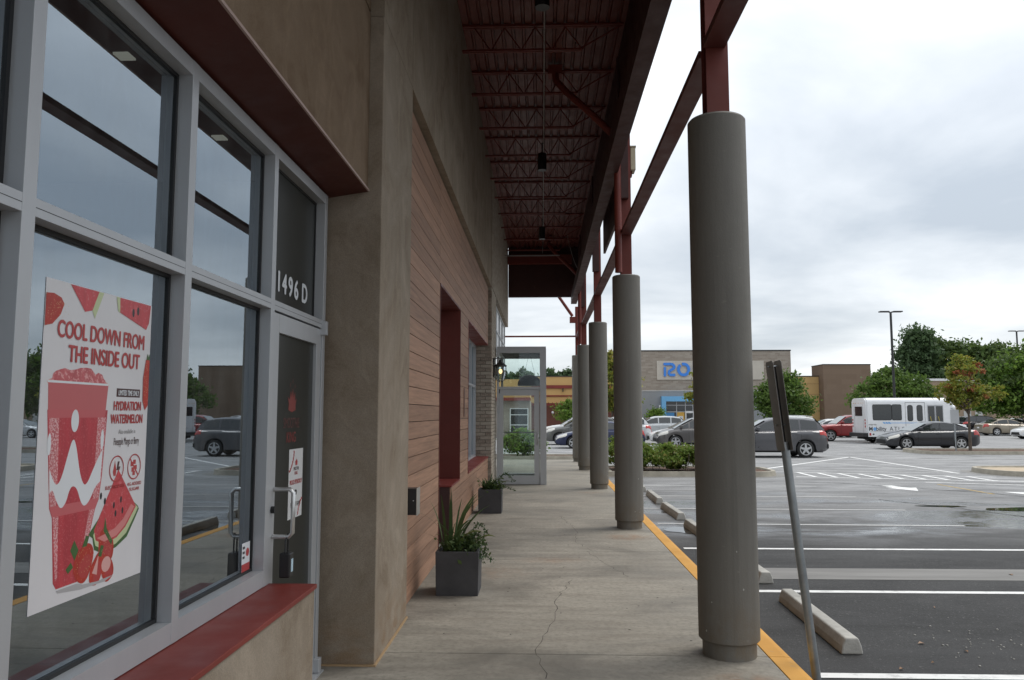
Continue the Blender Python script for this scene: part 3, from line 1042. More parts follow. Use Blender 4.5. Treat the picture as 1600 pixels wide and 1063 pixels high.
# ------------------------------------------------------------------ columns
CL = ['thick grey column nearest the camera', 'second grey column from the camera with a red downspout above', 'third grey column from the camera',
      'fourth grey column, half overlapped by the third', 'farthest grey column, narrowest in view']
for i, yc in enumerate(YC):
    t = empty('column', (1.327 if i == 0 else 1.307, yc, 0))
    tag(t, CL[i], 'column', 'round grey columns along the kerb')
    r = .213
    hc = 3.91 if i == 0 else 3.82
    prof = [(r, .115), (r, .12), (r, 3.80), (r - .004, 3.835), (r - .02, 3.84)]
    MB().lathe([(r - .012, .108), (r, .120), (r, hc - .015), (r - .012, hc), (r - .04, hc + .002)], (0, 0, 0), 56).build('shaft', M['column'], t, smooth=30)
    MB().lathe([(r - .026, .0), (r - .026, .11)], (0, 0, 0), 48).build('base_ring', M['column'], t, smooth=30)
    p = MB()
    zt = 7.3 if yc < 26 else 5.6
    p.box(-.083, .083, -.083, -.071, 3.80, zt).box(-.083, .083, .071, .083, 3.80, zt).box(-.006, .006, -.071, .071, 3.80, zt)
    p.build('steel_post', M['red_steel'], t)
    if yc < 26:
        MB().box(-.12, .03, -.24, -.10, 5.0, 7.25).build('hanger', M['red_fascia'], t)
    # small paint chips
    ch = MB()
    for _ in range(4):
        a, z = RND.uniform(-2.6, -.6), RND.choice([RND.uniform(.14, .4), RND.uniform(.14, 1.2)])
        s = RND.uniform(.003, .008)
        ca, sa = math.cos(a), math.sin(a)
        rr = r + .0015
        ch.poly([(ca * rr - sa * s, sa * rr + ca * s, z), (ca * rr, sa * rr, z + s * 1.6), (ca * rr + sa * s, sa * rr - ca * s, z), (ca * rr, sa * rr, z - s)])
    ch.build('paint_chips', flat('chip', (.42, .41, .38)), t, kind='stuff')
t = empty('sign_cabinet', (1.395, 12.0, 5.49))
tag(t, 'small beige box sign on the outer side of the second column', 'sign')
box('case', flat('beige_case', (.50, .44, .30)), t, 0, .08, -.12, .12, 0, .36, bevel=.008)
box('cap', flat('beige_cap', (.34, .29, .2)), t, -.005, .088, -.126, .126, .36, .385)
box('bracket', M['red_steel'], t, -.01, .03, -.05, .05, -.08, 0)


# ------------------------------------------------------------------ lettering helpers (all face +X unless told otherwise)
def text(s, size, mat, origin, parent, bold=.0, ext=.0004, width=None, align='LEFT', face='x', name='lettering', spacing=1.0, cap=None, heavy=0.0):
    """lettering as a mesh; width and cap height in metres when given"""
    c = bpy.data.curves.new(name, 'FONT')
    c.body = s
    c.size = size
    c.align_x = align
    c.offset = bold * size
    c.extrude = ext
    c.space_character = spacing
    o = bpy.data.objects.new(name, c)
    COL.objects.link(o)
    me = bpy.data.meshes.new_from_object(o)
    bpy.data.objects.remove(o); bpy.data.curves.remove(c)
    me.name = name
    me.materials.clear(); me.materials.append(mat)
    n = len(me.vertices)
    co = np.zeros(n * 3, np.float32); me.vertices.foreach_get('co', co); co = co.reshape(-1, 3)
    if width: co[:, 0] *= width / np.ptp(co[:, 0])
    if cap: co[:, 1] *= cap / co[:, 1].max()
    me.vertices.foreach_set('co', co.ravel()); me.update()
    if heavy:
        # a heavy weight: the outline repeated a hair aside and above
        bm = bmesh.new(); bm.from_mesh(me)
        src = list(bm.verts) + list(bm.edges) + list(bm.faces)
        for k, (dx, dy) in enumerate(((heavy, 0), (-heavy, 0), (0, heavy * .6), (0, -heavy * .6))):
            d = bmesh.ops.duplicate(bm, geom=src)
            bmesh.ops.translate(bm, vec=(dx, dy, .00006 * (k + 1)), verts=[g for g in d['geom'] if isinstance(g, bmesh.types.BMVert)])
        bm.to_mesh(me); bm.free()
    o = bpy.data.objects.new(name, me)
    COL.objects.link(o)
    o.location = origin
    o.rotation_euler = {'x': (rad(90), 0, rad(90)), '-y': (rad(90), 0, 0), '-x': (rad(90), 0, rad(-90))}[face]
    if parent: o.parent = parent
    return o


n = empty('house_number', (XG - .064, 4.482, 2.428))
tag(n, 'white house number 1496 D on the glass above the door', 'number')
for ch, dy in (('1', -.01), ('4', .092), ('9', .206), ('6', .318), ('D', .470)):
    text(ch, .165, M['ink_white'], (0, dy, 0), n, .0, .0004, None, 'LEFT', name='numeral', cap=.118, heavy=.0065)

# poster on the first big pane: local u along +Y, v along +Z
PX = XG - .0684
ps = empty('poster', (PX, 2.372, 1.086))
tag(ps, 'white smoothie poster with a red cup on the big front pane', 'poster')
PW, PHH = .668, 1.046
box('sheet', M['poster_white'], ps, -.0012, 0, 0, PW, 0, PHH)
LAY = [0]


def fp(name, pts, mat, parent=None, layer=1):
    # polygon in poster fractions (0..1 across, 0..1 up); printed layers stacked hair thin
    LAY[0] += 1
    return MB().poly([(.0003 + .00002 * LAY[0], u * PW, v * PHH) for u, v in pts]).build(name, mat, parent or ps)


def circ(cx, cy, rx, ry, n=28, a0=0, a1=360):
    return [(cx + rx * math.cos(rad(a0 + (a1 - a0) * i / n)), cy + ry * math.sin(rad(a0 + (a1 - a0) * i / n))) for i in range(n if a1 - a0 == 360 else n + 1)]


def pt(s, cap, mat, u, v, w, bold=.01):
    return text(s, .1, mat, (.0017, u * PW, v * PHH), ps, 0.0, .0001, w * PW * .985, 'CENTER', cap=cap, heavy=cap * .045 if bold >= .02 else (cap * .03 if bold > .005 else 0))


pt('COOL DOWN FROM', .055, M['ink_red'], .515, .826, .83, .026)
pt('THE INSIDE OUT', .055, M['ink_red'], .54, .752, .69, .026)
fp('label_bar', [(.655, .647), (.905, .647), (.905, .677), (.655, .677)], M['ink_dark'])
pt('LIMITED TIME ONLY', .019, M['ink_white'], .78, .653, .22)
pt('HYDRATION', .033, M['ink_red'], .775, .600, .29, .022)
pt('WATERMELON', .033, M['ink_red'], .775, .554, .34, .022)
pt('Also available in', .016, M['ink_grey'], .78, .517, .18, 0)
pt('Pineapple Mango or Berry', .026, M['ink_dark'], .78, .478, .27, .004)
for cx in (.69, .875):
    ring = MB()
    A, B = circ(cx, .395, .073, .0465), circ(cx, .395, .066, .042)
    k = len(A)
    ring.add([(.0016, u * PW, v * PHH) for u, v in A + B], [(i, (i + 1) % k, k + (i + 1) % k, k + i) for i in range(k)])
    ring.build('icon_ring', M['ink_red'], ps)
fp('drop_icon', [(.665, .37), (.655, .385), (.672, .425), (.69, .39), (.685, .372)], M['ink_red'])
fp('bolt_icon', [(.70, .42), (.72, .42), (.712, .402), (.73, .402), (.697, .362), (.706, .39), (.69, .39)], M['ink_dark'])
for u, v in ((.85, .405), (.878, .412), (.862, .385), (.892, .392), (.875, .372)):
    fp('sugar_icon', [(u - .014, v - .008), (u + .014, v - .008), (u + .014, v + .008), (u - .014, v + .008)], M['ink_red'], layer=2)
fp('slash_icon', [(.825, .423), (.832, .428), (.925, .366), (.918, .361)], M['ink_red'], layer=3)
pt('ELECTROLYTES', .012, M['ink_red'], .68, .328, .19)
pt('0G ADDED', .012, M['ink_red'], .885, .328, .15)
pt('SUGAR', .012, M['ink_red'], .885, .309, .11)
# cup
cup = [(.06, .60), (.10, .38), (.115, .30), (.14, .27), (.175, .07), (.20, .05), (.37, .05), (.40, .07), (.50, .27), (.53, .30), (.55, .38), (.575, .60)]
fp('cup', cup, M['cup'])
fp('cup_band', [(.06, .60), (.07, .575), (.545, .575), (.56, .60)], flat('cup_band', (.52, .11, .12), .4), layer=2)
fp('cup_rim', circ(.31, .685, .265, .022), M['ink_pale'], layer=2)
fp('cup_lip', [(.055, .685), (.065, .60), (.555, .60), (.57, .685)], flat('cup_lip', (.50, .12, .125), .4), layer=2)
sl = [(.07, .69)]
for i in range(17):
    a = math.pi * (1 - i / 16)
    sl.append((.31 + .235 * math.cos(a) + RND.uniform(-.008, .008), .69 + (.043 + RND.uniform(-.010, .010)) * math.sin(a)))
sl += [(.55, .69)]
fp('slush', sl, M['slush'], layer=3)
fp('rim_line', [(.05, .683), (.57, .683), (.57, .690), (.05, .690)], M['ink_white'], layer=4)
wave_t = [(.10, .42), (.13, .385), (.165, .365), (.20, .39), (.24, .46), (.275, .513), (.305, .49), (.345, .40), (.385, .355), (.42, .36), (.47, .41), (.545, .47)]
wave_b = [(.535, .36), (.49, .345), (.45, .305), (.405, .285), (.37, .30), (.33, .35), (.29, .36), (.265, .345), (.245, .31), (.205, .29), (.165, .32), (.13, .36), (.11, .345)]


def smooth2(p, k=2):
    for _ in range(k):
        q = [p[0]]
        for a, b in zip(p, p[1:]):
            q += [(a[0] * .75 + b[0] * .25, a[1] * .75 + b[1] * .25), (a[0] * .25 + b[0] * .75, a[1] * .25 + b[1] * .75)]
        p = q + [p[-1]]
    return p


wave_t, wave_b = smooth2(wave_t), smooth2(wave_b)
frost = speckle('frost_print', (.52, .11, .125), (.74, .50, .50), 150, .46, .60)
deep = speckle('deep_print', (.43, .038, .052), (.52, .10, .11), 120, .55, .66)
fp('cup_core', smooth2([(.20, .575), (.215, .31), (.235, .26), (.245, .09), (.32, .08), (.40, .26), (.43, .31), (.455, .575)], 1), deep)
fp('cup_frost', [(.075, .575), (.155, .575), (.17, .34), (.165, .30), (.19, .27), (.205, .08), (.19, .075), (.145, .27), (.12, .30), (.105, .38)], frost)
fp('cup_frost', [(.485, .575), (.565, .575), (.545, .38), (.525, .30), (.495, .27), (.405, .09), (.38, .08), (.45, .28), (.475, .31)], frost)
fp('cup_step', [(.115, .305), (.53, .305), (.50, .272), (.14, .272)], flat('cup_step', (.54, .12, .13), .4))
fp('wave_mark', wave_t + wave_b, M['ink_white'], layer=3)
fp('wave_dot', circ(.285, .565, .032, .036), M['ink_white'], layer=3)
fp('wave_dot', circ(.088, .495, .014, .033), M['ink_white'], layer=3)
fp('wave_dot', circ(.535, .500, .015, .033), M['ink_white'], layer=3)
# watermelon and strawberries
fp('melon_rind', [(.49, .175), (.51, .135), (.60, .112), (.72, .122), (.83, .148), (.915, .21), (.95, .238), (.935, .25)] + [(.72, .33), (.45, .19)], M['ink_green'], layer=2)
fp('melon_white', [(.495, .185), (.52, .148), (.60, .125), (.72, .135), (.82, .162), (.91, .222), (.938, .243), (.70, .35)], M['ink_rind'], layer=3)
fp('melon', [(.50, .20), (.52, .165), (.60, .145), (.72, .155), (.81, .185), (.915, .25), (.71, .392)], M['melon'], layer=4)
for u, v in ((.59, .29), (.68, .27), (.75, .285), (.70, .24), (.77, .245), (.55, .31)):
    fp('seed', circ(u, v, .010, .012, 10), M['ink_black'], layer=5)
def heart(cx, cy, rx, ry, rot=0):
    P = []
    for i in range(24):
        a = 2 * math.pi * i / 24
        x = rx * math.sin(a) * (1 - .28 * max(0, -math.cos(a)))
        y = ry * math.cos(a) * (1.0 if math.cos(a) < 0 else .80 + .12 * abs(math.sin(a)))
        P.append((cx + x * math.cos(rot) - y * math.sin(rot), cy + x * math.sin(rot) + y * math.cos(rot)))
    return P


for cx, cy, rx, ry, ro in ((.62, .135, .080, .070, -.5), (.42, .105, .090, .066, .25), (.54, .070, .070, .052, .6), (.64, .062, .070, .047, -.4)):
    fp('strawberry', heart(cx, cy, rx, ry, ro), M['berry'])
    fp('berry_shade', heart(cx + .012, cy - .012, rx * .62, ry * .6, ro), M['ink_red'])
seeds = MB()
for cx, cy, rx, ry in ((.42, .105, .075, .055), (.62, .145, .06, .05), (.10, .91, .09, .035), (.965, .71, .022, .075)):
    for _ in range(34):
        a_, r_ = RND.uniform(0, 6.28), math.sqrt(RND.random())
        u, v = cx + rx * r_ * math.cos(a_), cy + ry * r_ * math.sin(a_)
        seeds.poly([(.0016, u * PW - .0012, v * PHH), (.0016, u * PW, v * PHH - .0018), (.0016, u * PW + .0012, v * PHH), (.0016, u * PW, v * PHH + .0018)])
seeds.build('berry_seeds', flat('seed_ink', (.66, .46, .22), .4), ps, kind='stuff')
fp('melon_shade', [(.53, .172), (.60, .153), (.72, .163), (.805, .192), (.895, .250), (.86, .262), (.78, .215), (.70, .19), (.60, .178)], flat('melon_light', (.62, .22, .21), .4))
fp('print_shadow', [(.20, .045), (.37, .045), (.42, .035), (.55, .028), (.70, .030), (.62, .018), (.40, .022), (.22, .036)], flat('print_shadow', (.40, .385, .39), .4))
fp('cut_face', circ(.63, .075, .045, .026, 16), M['ink_pale'], layer=7)
fp('cut_face', [(.50, .06), (.555, .115), (.545, .05)], M['ink_pale'], layer=7)
for pts in ([(.30, .155), (.33, .185), (.37, .15), (.34, .12)], [(.40, .155), (.43, .19), (.46, .185), (.44, .155)], [(.27, .10), (.31, .118), (.33, .10), (.29, .085)],
            [(.59, .19), (.60, .235), (.62, .195), (.68, .15), (.67, .135)], [(.55, .11), (.57, .145), (.60, .14), (.58, .105)]):
    fp('leaf', pts, M['ink_green'], layer=8)
fp('melon', [(.19, .998), (.44, .998), (.385, .93), (.32, .92)], M['melon'], layer=2)
fp('melon_white', [(.44, .998), (.485, .998), (.41, .905), (.385, .93)], M['ink_rind'], layer=2)
fp('melon', [(.645, .998), (.985, .998), (.97, .93), (.94, .903), (.65, .945)], M['melon'], layer=2)
fp('melon_white', [(.61, .998), (.645, .998), (.65, .945), (.63, .948)], M['ink_rind'], layer=2)
for u, v in ((.79, .955), (.84, .965)):
    fp('seed', circ(u, v, .013, .016, 10), M['ink_black'], layer=3)
fp('strawberry', [(.003, .953), (.06, .957), (.12, .948), (.145, .930), (.12, .895), (.06, .862), (.003, .853)], M['berry'], layer=2)
fp('strawberry', [(.997, .80), (.955, .79), (.93, .72), (.935, .635), (.965, .60), (.997, .62)], M['berry'], layer=2)
fp('leaf', [(.96, .79), (.972, .815), (.985, .80), (.997, .815), (.997, .79)], M['ink_green'], layer=3)

# marks on the door
lg = empty('door_logo', (XG - .0293, 4.55, 1.515))
tag(lg, 'outlined red Smoothie King logo on the dark door glass', 'logo')
dk = flat('logo_red', (.20, .035, .03), .4)
dg = flat('logo_outline', (.12, .045, .04), .4)
text('SMOOTHIE', .078, dg, (.0006, .16, .10), lg, .0, .0002, .30, 'CENTER', cap=.062)
text('KING', .078, dk, (.0006, .16, .015), lg, .01, .0002, .17, 'CENTER', cap=.062)
cr = [(.09, .21), (.10, .245), (.075, .29), (.115, .27), (.13, .33), (.15, .285), (.17, .345), (.185, .285), (.215, .32), (.215, .265), (.245, .28), (.225, .24), (.23, .21), (.16, .195)]
MB().poly([(.0006, u, v) for u, v in cr]).build('crown_mark', dk, lg)
for u, v in ((.12, .36), (.165, .385), (.21, .355)):
    MB().poly([(.0006, u + .008 * math.cos(a), v + .014 * math.sin(a)) for a in np.linspace(0, 6.28, 9)[:-1]]).build('crown_dot', dg, lg)
nt_ = empty('door_notice', (XG - .0285, 4.68, 1.065))
tag(nt_, 'small white sponsor poster with baseball stitching on the door', 'notice')
box('sheet', flat('notice_white', (.60, .60, .60), .5), nt_, -.0005, 0, 0, .27, 0, .42)
text('SMOOTHIE', .026, M['ink_dark'], (.0012, .14, .290), nt_, 0, .0002, .10, 'CENTER', cap=.02)
text('KING', .026, M['ink_red'], (.0012, .14, .262), nt_, 0, .0002, .06, 'CENTER', cap=.02)
MB().poly([(.0012, .14 + (u - .16) * .3, .32 + (v - .2) * .3) for u, v in cr]).build('crown_mark', M['ink_red'], nt_)
text('PROUD SPONSOR OF', .034, M['ink_red'], (.0012, .14, .205), nt_, .01, .0002, .235, 'CENTER', cap=.028)
text('P', .08, M['ink_black'], (.0012, .14, .115), nt_, .02, .0002, .04, 'CENTER', cap=.055)
text('PERFECT GAME', .032, M['ink_black'], (.0012, .14, .07), nt_, 0, .0002, .19, 'CENTER', cap=.026)
for pts in ([(.09, .41), (.085, .37), (.06, .33), (.02, .29), (.005, .285)], [(.265, .11), (.235, .09), (.20, .05), (.185, .01)]):
    MB().tube([(.0015, u, v) for u, v in pts], .0025, 4).build('stitch', M['ink_red'], nt_)
    for a, b in zip(pts, pts[1:]):
        for f in (.25, .75):
            u, v = a[0] + (b[0] - a[0]) * f, a[1] + (b[1] - a[1]) * f
            MB().poly([(.0014, u - .012, v + .006), (.0014, u + .012, v - .004), (.0014, u + .012, v), (.0014, u - .012, v + .010)]).build('stitch', M['ink_red'], nt_)
dc = empty('window_decal', (XG - .0665, 4.075, .875))
tag(dc, 'small white and red security decal in the pane corner', 'decal')
box('sheet', M['ink_white'], dc, -.001, 0, 0, .11, 0, .15)
box('red_band', M['ink_red'], dc, 0, .0008, 0, .11, 0, .042)
MB().poly([(.001, .075 + .022 * math.cos(a), .098 + .022 * math.sin(a)) for a in np.linspace(0, 6.28, 17)[:-1]]).build('badge', M['ink_red'], dc)
for z in (.07, .095, .12):
    box('print_line', M['ink_black'], dc, 0, .0008, .01, .038, z, z + .012)
kb = empty('lock_box', (XG + .075, 4.362, .80))
tag(kb, 'black key lock box hanging from the door handle', 'lock box')
box('case', M['black'], kb, -.03, .03, -.036, .036, 0, .135, bevel=.008)
MB().tube([(0, -.022, .13), (0, -.022, .20), (.006, 0, .236), (0, .022, .20), (0, .022, .13)], .005, 8).build('shackle', M['dark_metal'], kb, smooth=60)
box('label', flat('pale_label', (.45, .60, .68)), kb, .0305, .032, -.012, .020, .03, .10)

# push plate box on the plank wall beside the pier
pb = empty('push_button_box', (XP, 6.90, .93))
tag(pb, 'dark push button box with white front edge on the plank wall', 'button box')
box('case', M['dark_metal'], pb, .001, .118, -.075, .075, -.105, .12, bevel=.003)
box('face_plate', M['satin'], pb, .119, .128, -.08, .08, -.11, .125, bevel=.002)
box('indicator', M['white_plastic'], pb, .090, .097, -.079, -.0752, .015, .022)
lb_ = MB()
box('small_plaque', flat('plaque', (.16, .08, .055)), shop, XP + .001, XP + .012, 12.05, 12.16, 1.66, 2.1)

# lantern on the brick
la = empty('wall_lantern', (-1.135, 18.15, 2.55))
tag(la, 'black caged wall lantern glowing warm on the brick pilaster', 'lantern')
box('back_plate', M['dark_metal'], la, 0, .03, -.07, .07, .0, .45, bevel=.004)
MB().tube([(.02, 0, .42), (.12, 0, .46), (.17, 0, .44), (.17, 0, .40)], .012, 8).build('arm', M['dark_metal'], la, smooth=60)
MB().lathe([(.03, .41), (.05, .36), (.10, .31), (.145, .28), (.145, .255), (.135, .25)], (.17, 0, 0), 18).build('hood', M['dark_metal'], la, smooth=40)
MB().lathe([(.115, .25), (.125, .10), (.09, -.05), (.03, -.09)], (.17, 0, 0), 18, caps=False).build('globe', M['clear_glass'], la, smooth=60)
cg = MB()
for k in range(6):
    a = k * math.pi / 3
    cg.tube([(.17 + math.cos(a) * r, math.sin(a) * r, z) for r, z in ((.13, .25), (.138, .10), (.10, -.06), (.02, -.11))], .006, 5)
cg.build('cage', M['dark_metal'], la)
MB().ball((.17, 0, .14), .04, 10, 1.4).build('bulb', M['bulb'], la, smooth=60)

# ------------------------------------------------------------------ glass vestibule
vs = empty('glass_vestibule', (0, 19.0, 0))
tag(vs, 'aluminium framed glass entry vestibule at the end of the planks', 'vestibule')
vx0, vx1, vz = -1.105, .105, 3.296
for yy, nm in ((0, 'front_frame'), (2.0, 'back_frame')):
    f = MB()
    f.box(vx0, vx0 + .055, yy, yy + .11, 0, vz).box(-.05, vx1, yy, yy + .11, 0, vz)
    f.box(vx0 + .055, -.05, yy + .002, yy + .108, 3.19, vz - .002).box(vx0 + .055, -.05, yy + .002, yy + .108, 2.30, 2.363)
    if yy: f.box(vx0 + .055, -.05, yy + .003, yy + .10, 0, .12)
    f.build(nm, M['alu'], vs, bevel=.003)
f = MB()
for z0, z1 in ((vz - .10, vz - .004), (0.002, .10)):
    f.box(.0, vx1 - .002, .112, 1.998, z0, z1).box(vx0, vx0 + .10, .112, 1.998, z0, z1)
f.box(.0, vx1 - .004, 1.0, 1.06, .1, vz - .1)
f.build('side_frame', M['alu'], vs)
box('roof', M['alu'], vs, vx0 + .004, vx1 - .004, .01, 2.10, vz, vz + .05)
box('ceiling', M['interior_wall'], vs, vx0 + .1, -.01, .12, 1.99, vz - .08, vz - .06)
for nm, pts in (('transom_pane', [(vx0 + .05, .05, 2.36), (-.05, .05, 2.36), (-.05, .05, 3.2), (vx0 + .05, .05, 3.2)]),
                ('back_transom_pane', [(vx0 + .05, 2.05, 2.36), (-.05, 2.05, 2.36), (-.05, 2.05, 3.2), (vx0 + .05, 2.05, 3.2)]),
                ('back_pane', [(vx0 + .05, 2.05, .1), (-.05, 2.05, .1), (-.05, 2.05, 2.31), (vx0 + .05, 2.05, 2.31)]),
                ('side_pane', [(.055, .1, .1), (.055, 2.0, .1), (.055, 2.0, 3.2), (.055, .1, 3.2)])):
    MB().poly(pts).build(nm, M['clear_glass'], vs)
vd = empty('door', parent=vs)
box('stile', M['alu'], vd, -1.045, -.945, .03, .075, .012, 2.295, bevel=.002)
box('stile', M['alu'], vd, -.19, -.058, .03, .075, .012, 2.295, bevel=.002)
box('rail', M['alu'], vd, -.945, -.19, .031, .074, 2.148, 2.294)
box('rail', M['alu'], vd, -.945, -.19, .031, .074, .013, .215)
MB().poly([(-.95, .05, .21), (-.185, .05, .21), (-.185, .05, 2.15), (-.95, .05, 2.15)]).build('pane', M['clear_glass'], vd)
MB().tube([(-.94, .11, 1.25), (-.17, .11, 1.25)], .016, 8).build('push_bar', M['satin'], vd)
MB().tube([(-.12, .03, 1.22), (-.10, -.02, 1.21), (-.10, -.045, 1.1), (-.10, -.02, .99), (-.12, .03, .98)], .012, 8).build('handle', M['satin'], vd, smooth=60)
MB().cyl((-.085, .031, 1.12), (-.085, .015, 1.12), .018, n=12).build('lock_cylinder', M['black'], vd)
box('closer', M['dark_metal'], vd, -1.06, -1.03, .012, .03, 2.2, 2.30)
hs = empty('hanging_dome', (-.32, 20.1, 2.42))
tag(hs, 'dark dome hung by two wires inside the vestibule transom', 'hanging lamp')
MB().lathe([(.31, .0), (.30, .10), (.25, .19), (.15, .26), (.02, .285)], (0, 0, 0), 24).build('dome', M['black'], hs, smooth=40)
MB().tube([(-.15, 0, .25), (-.02, 0, .78)], .004, 4).tube([(.15, 0, .25), (.02, 0, .78)], .004, 4).build('wire', M['dark_metal'], hs)


# ------------------------------------------------------------------ foliage helpers
def leaf_mesh(name, pos, size, mat, parent, rng, droop=0.0, aspect=.55, up=0.25):
    n = len(pos)
    d = rng.normal(size=(n, 3)); d[:, 2] += up
    d /= np.linalg.norm(d, axis=1)[:, None]
    a = rng.normal(size=(n, 3)); a[:, 2] -= droop
    a -= d * (a * d).sum(1)[:, None]
    a /= np.linalg.norm(a, axis=1)[:, None]
    b = np.cross(d, a)
    s = size * rng.uniform(.6, 1.35, n)
    a = a * s[:, None]; b = b * (s * aspect)[:, None]
    v = np.stack([pos - a, pos + b - a * .1, pos + a, pos - b - a * .1], 1).reshape(-1, 3)
    me = bpy.data.meshes.new(name)
    me.vertices.add(4 * n); me.vertices.foreach_set('co', v.astype(np.float32).ravel())
    me.loops.add(4 * n); me.loops.foreach_set('vertex_index', np.arange(4 * n, dtype=np.int32))
    me.polygons.add(n)
    me.polygons.foreach_set('loop_start', np.arange(0, 4 * n, 4, dtype=np.int32))
    me.update(calc_edges=True)
    me.materials.append(mat)
    o = bpy.data.objects.new(name, me)
    COL.objects.link(o)
    o.parent = parent
    return o


def tree(name, label, loc, blobs, clumps, leaves, size, mat, trunk=(.12, 1.5), seed=1, mat2=None, frac2=0.0, group=None, spread=.22, cat='tree', up=.25):
    """blobs: (cx, cy, cz, rx, ry, rz); leaves in clumps scattered through the blobs' shells"""
    rng = np.random.default_rng(seed)
    t = empty(name, loc)
    tag(t, label, cat, group)
    w = np.array([b[3] * b[4] * b[5] for b in blobs]) ** .67
    w = w / w.sum()
    idx = rng.choice(len(blobs), clumps, p=w)
    B = np.array(blobs)[idx]
    d = rng.normal(size=(clumps, 3)); d /= np.linalg.norm(d, axis=1)[:, None]
    r = rng.uniform(.12, 1.0, clumps) ** .42
    cc = B[:, :3] + d * B[:, 3:] * r[:, None]
    k = rng.integers(0, clumps, leaves)
    cs = spread * np.mean([min(b[3:]) for b in blobs]) * rng.uniform(.5, 1.4, clumps)
    pos = cc[k] + rng.normal(size=(leaves, 3)) * cs[k][:, None] * np.array([1, 1, .62])
    if mat2 is not None:
        # outer clumps turn colour first
        ztop = (cc[:, 2] - cc[:, 2].min()) / np.ptp(cc[:, 2])
        score = r + .35 * ztop + rng.uniform(0, .8, clumps)
        red = score > np.quantile(score, 1 - frac2)
        sel = red[k]
        leaf_mesh('turned_leaves', pos[sel], size, mat2, t, rng, up=up)
        pos = pos[~sel]
    leaf_mesh('crown', pos, size, mat, t, rng, up=up)
    m = MB()
    tr, th = trunk
    top = max(b[2] for b in blobs)
    lean = rng.uniform(-.03, .03, 2)
    m.tube([(0, 0, -.15), (lean[0] * th * .5, lean[1] * th * .5, th * .5), (lean[0] * th, lean[1] * th, th), (0, 0, max(th + .2, top))], tr, 9, tr * .3)
    m.build('trunk', M['bark'], t, smooth=50)
    br = MB()
    for j in rng.choice(clumps, min(clumps, 26), replace=False):
        c = cc[j]
        z0 = min(c[2] * .75, max(th * .8, c[2] - .35 * abs(c[2] - th) - .2 * np.hypot(c[0], c[1])))
        br.tube([(0, 0, z0), (c[0] * .5, c[1] * .5, z0 + (c[2] - z0) * .6), tuple(c)], tr * .34, 5, tr * .06)
    br.build('branches', M['bark'], t)
    return t


# planters and their plants
def blades(m, n, rng, r0, h, wid, lean, base=(0, 0, 0)):
    for _ in range(n):
        a = rng.uniform(0, 6.28); rr = r0 * math.sqrt(rng.uniform(0, 1))
        p = Vector((base[0] + rr * math.cos(a), base[1] + rr * math.sin(a), base[2]))
        hh = h * rng.uniform(.5, 1.1); w = wid * rng.uniform(.6, 1.2)
        d = Vector((math.cos(a + rng.uniform(-.6, .6)), math.sin(a + rng.uniform(-.6, .6)), 0))
        ln = lean * rng.uniform(.15, 1.3)
        s = d.cross(Vector((0, 0, 1)))
        rows = []
        K = 7
        for k in range(K + 1):
            t = k / K
            q = p + Vector((0, 0, hh * (t - .35 * ln * t ** 3))) + d * (hh * ln * t ** 1.8)
            ww = w * (.75 + .8 * t - 1.5 * t ** 3) if t < 1 else 0
            ww = max(ww, w * .04)
            rows.append([q - s * ww, q + d * ww * .25, q + s * ww])
        m.grid(rows)


def planter(x, y, label, seed, s=.205, h=.405):
    t = empty('planter', (x, y, 0)); tag(t, label, 'planter', 'square grey planters along the plank wall')
    m = MB()
    i, o = s - .028, s
    m.add([(-o * .97, -o * .97, 0), (o * .97, -o * .97, 0), (o * .97, o * .97, 0), (-o * .97, o * .97, 0), (-o, -o, h), (o, -o, h), (o, o, h), (-o, o, h),
           (-i, -i, h), (i, -i, h), (i, i, h), (-i, i, h), (-i, -i, h - .06), (i, -i, h - .06), (i, i, h - .06), (-i, i, h - .06)],
          [(3, 2, 1, 0), (0, 1, 5, 4), (1, 2, 6, 5), (2, 3, 7, 6), (3, 0, 4, 7), (4, 5, 9, 8), (5, 6, 10, 9), (6, 7, 11, 10), (7, 4, 8, 11),
           (8, 9, 13, 12), (9, 10, 14, 13), (10, 11, 15, 14), (11, 8, 12, 15)])
    m.build('pot', M['planter'], t, bevel=.004)
    box('soil', M['soil'], t, -i + .002, i - .002, -i + .002, i - .002, h - .2, h - .035)
    return t


planter(-.805, 7.66, 'large square grey planter nearest the camera by the pier', 1)
planter(-.90, 13.72, 'smaller looking grey planter farther along by the vestibule', 2)


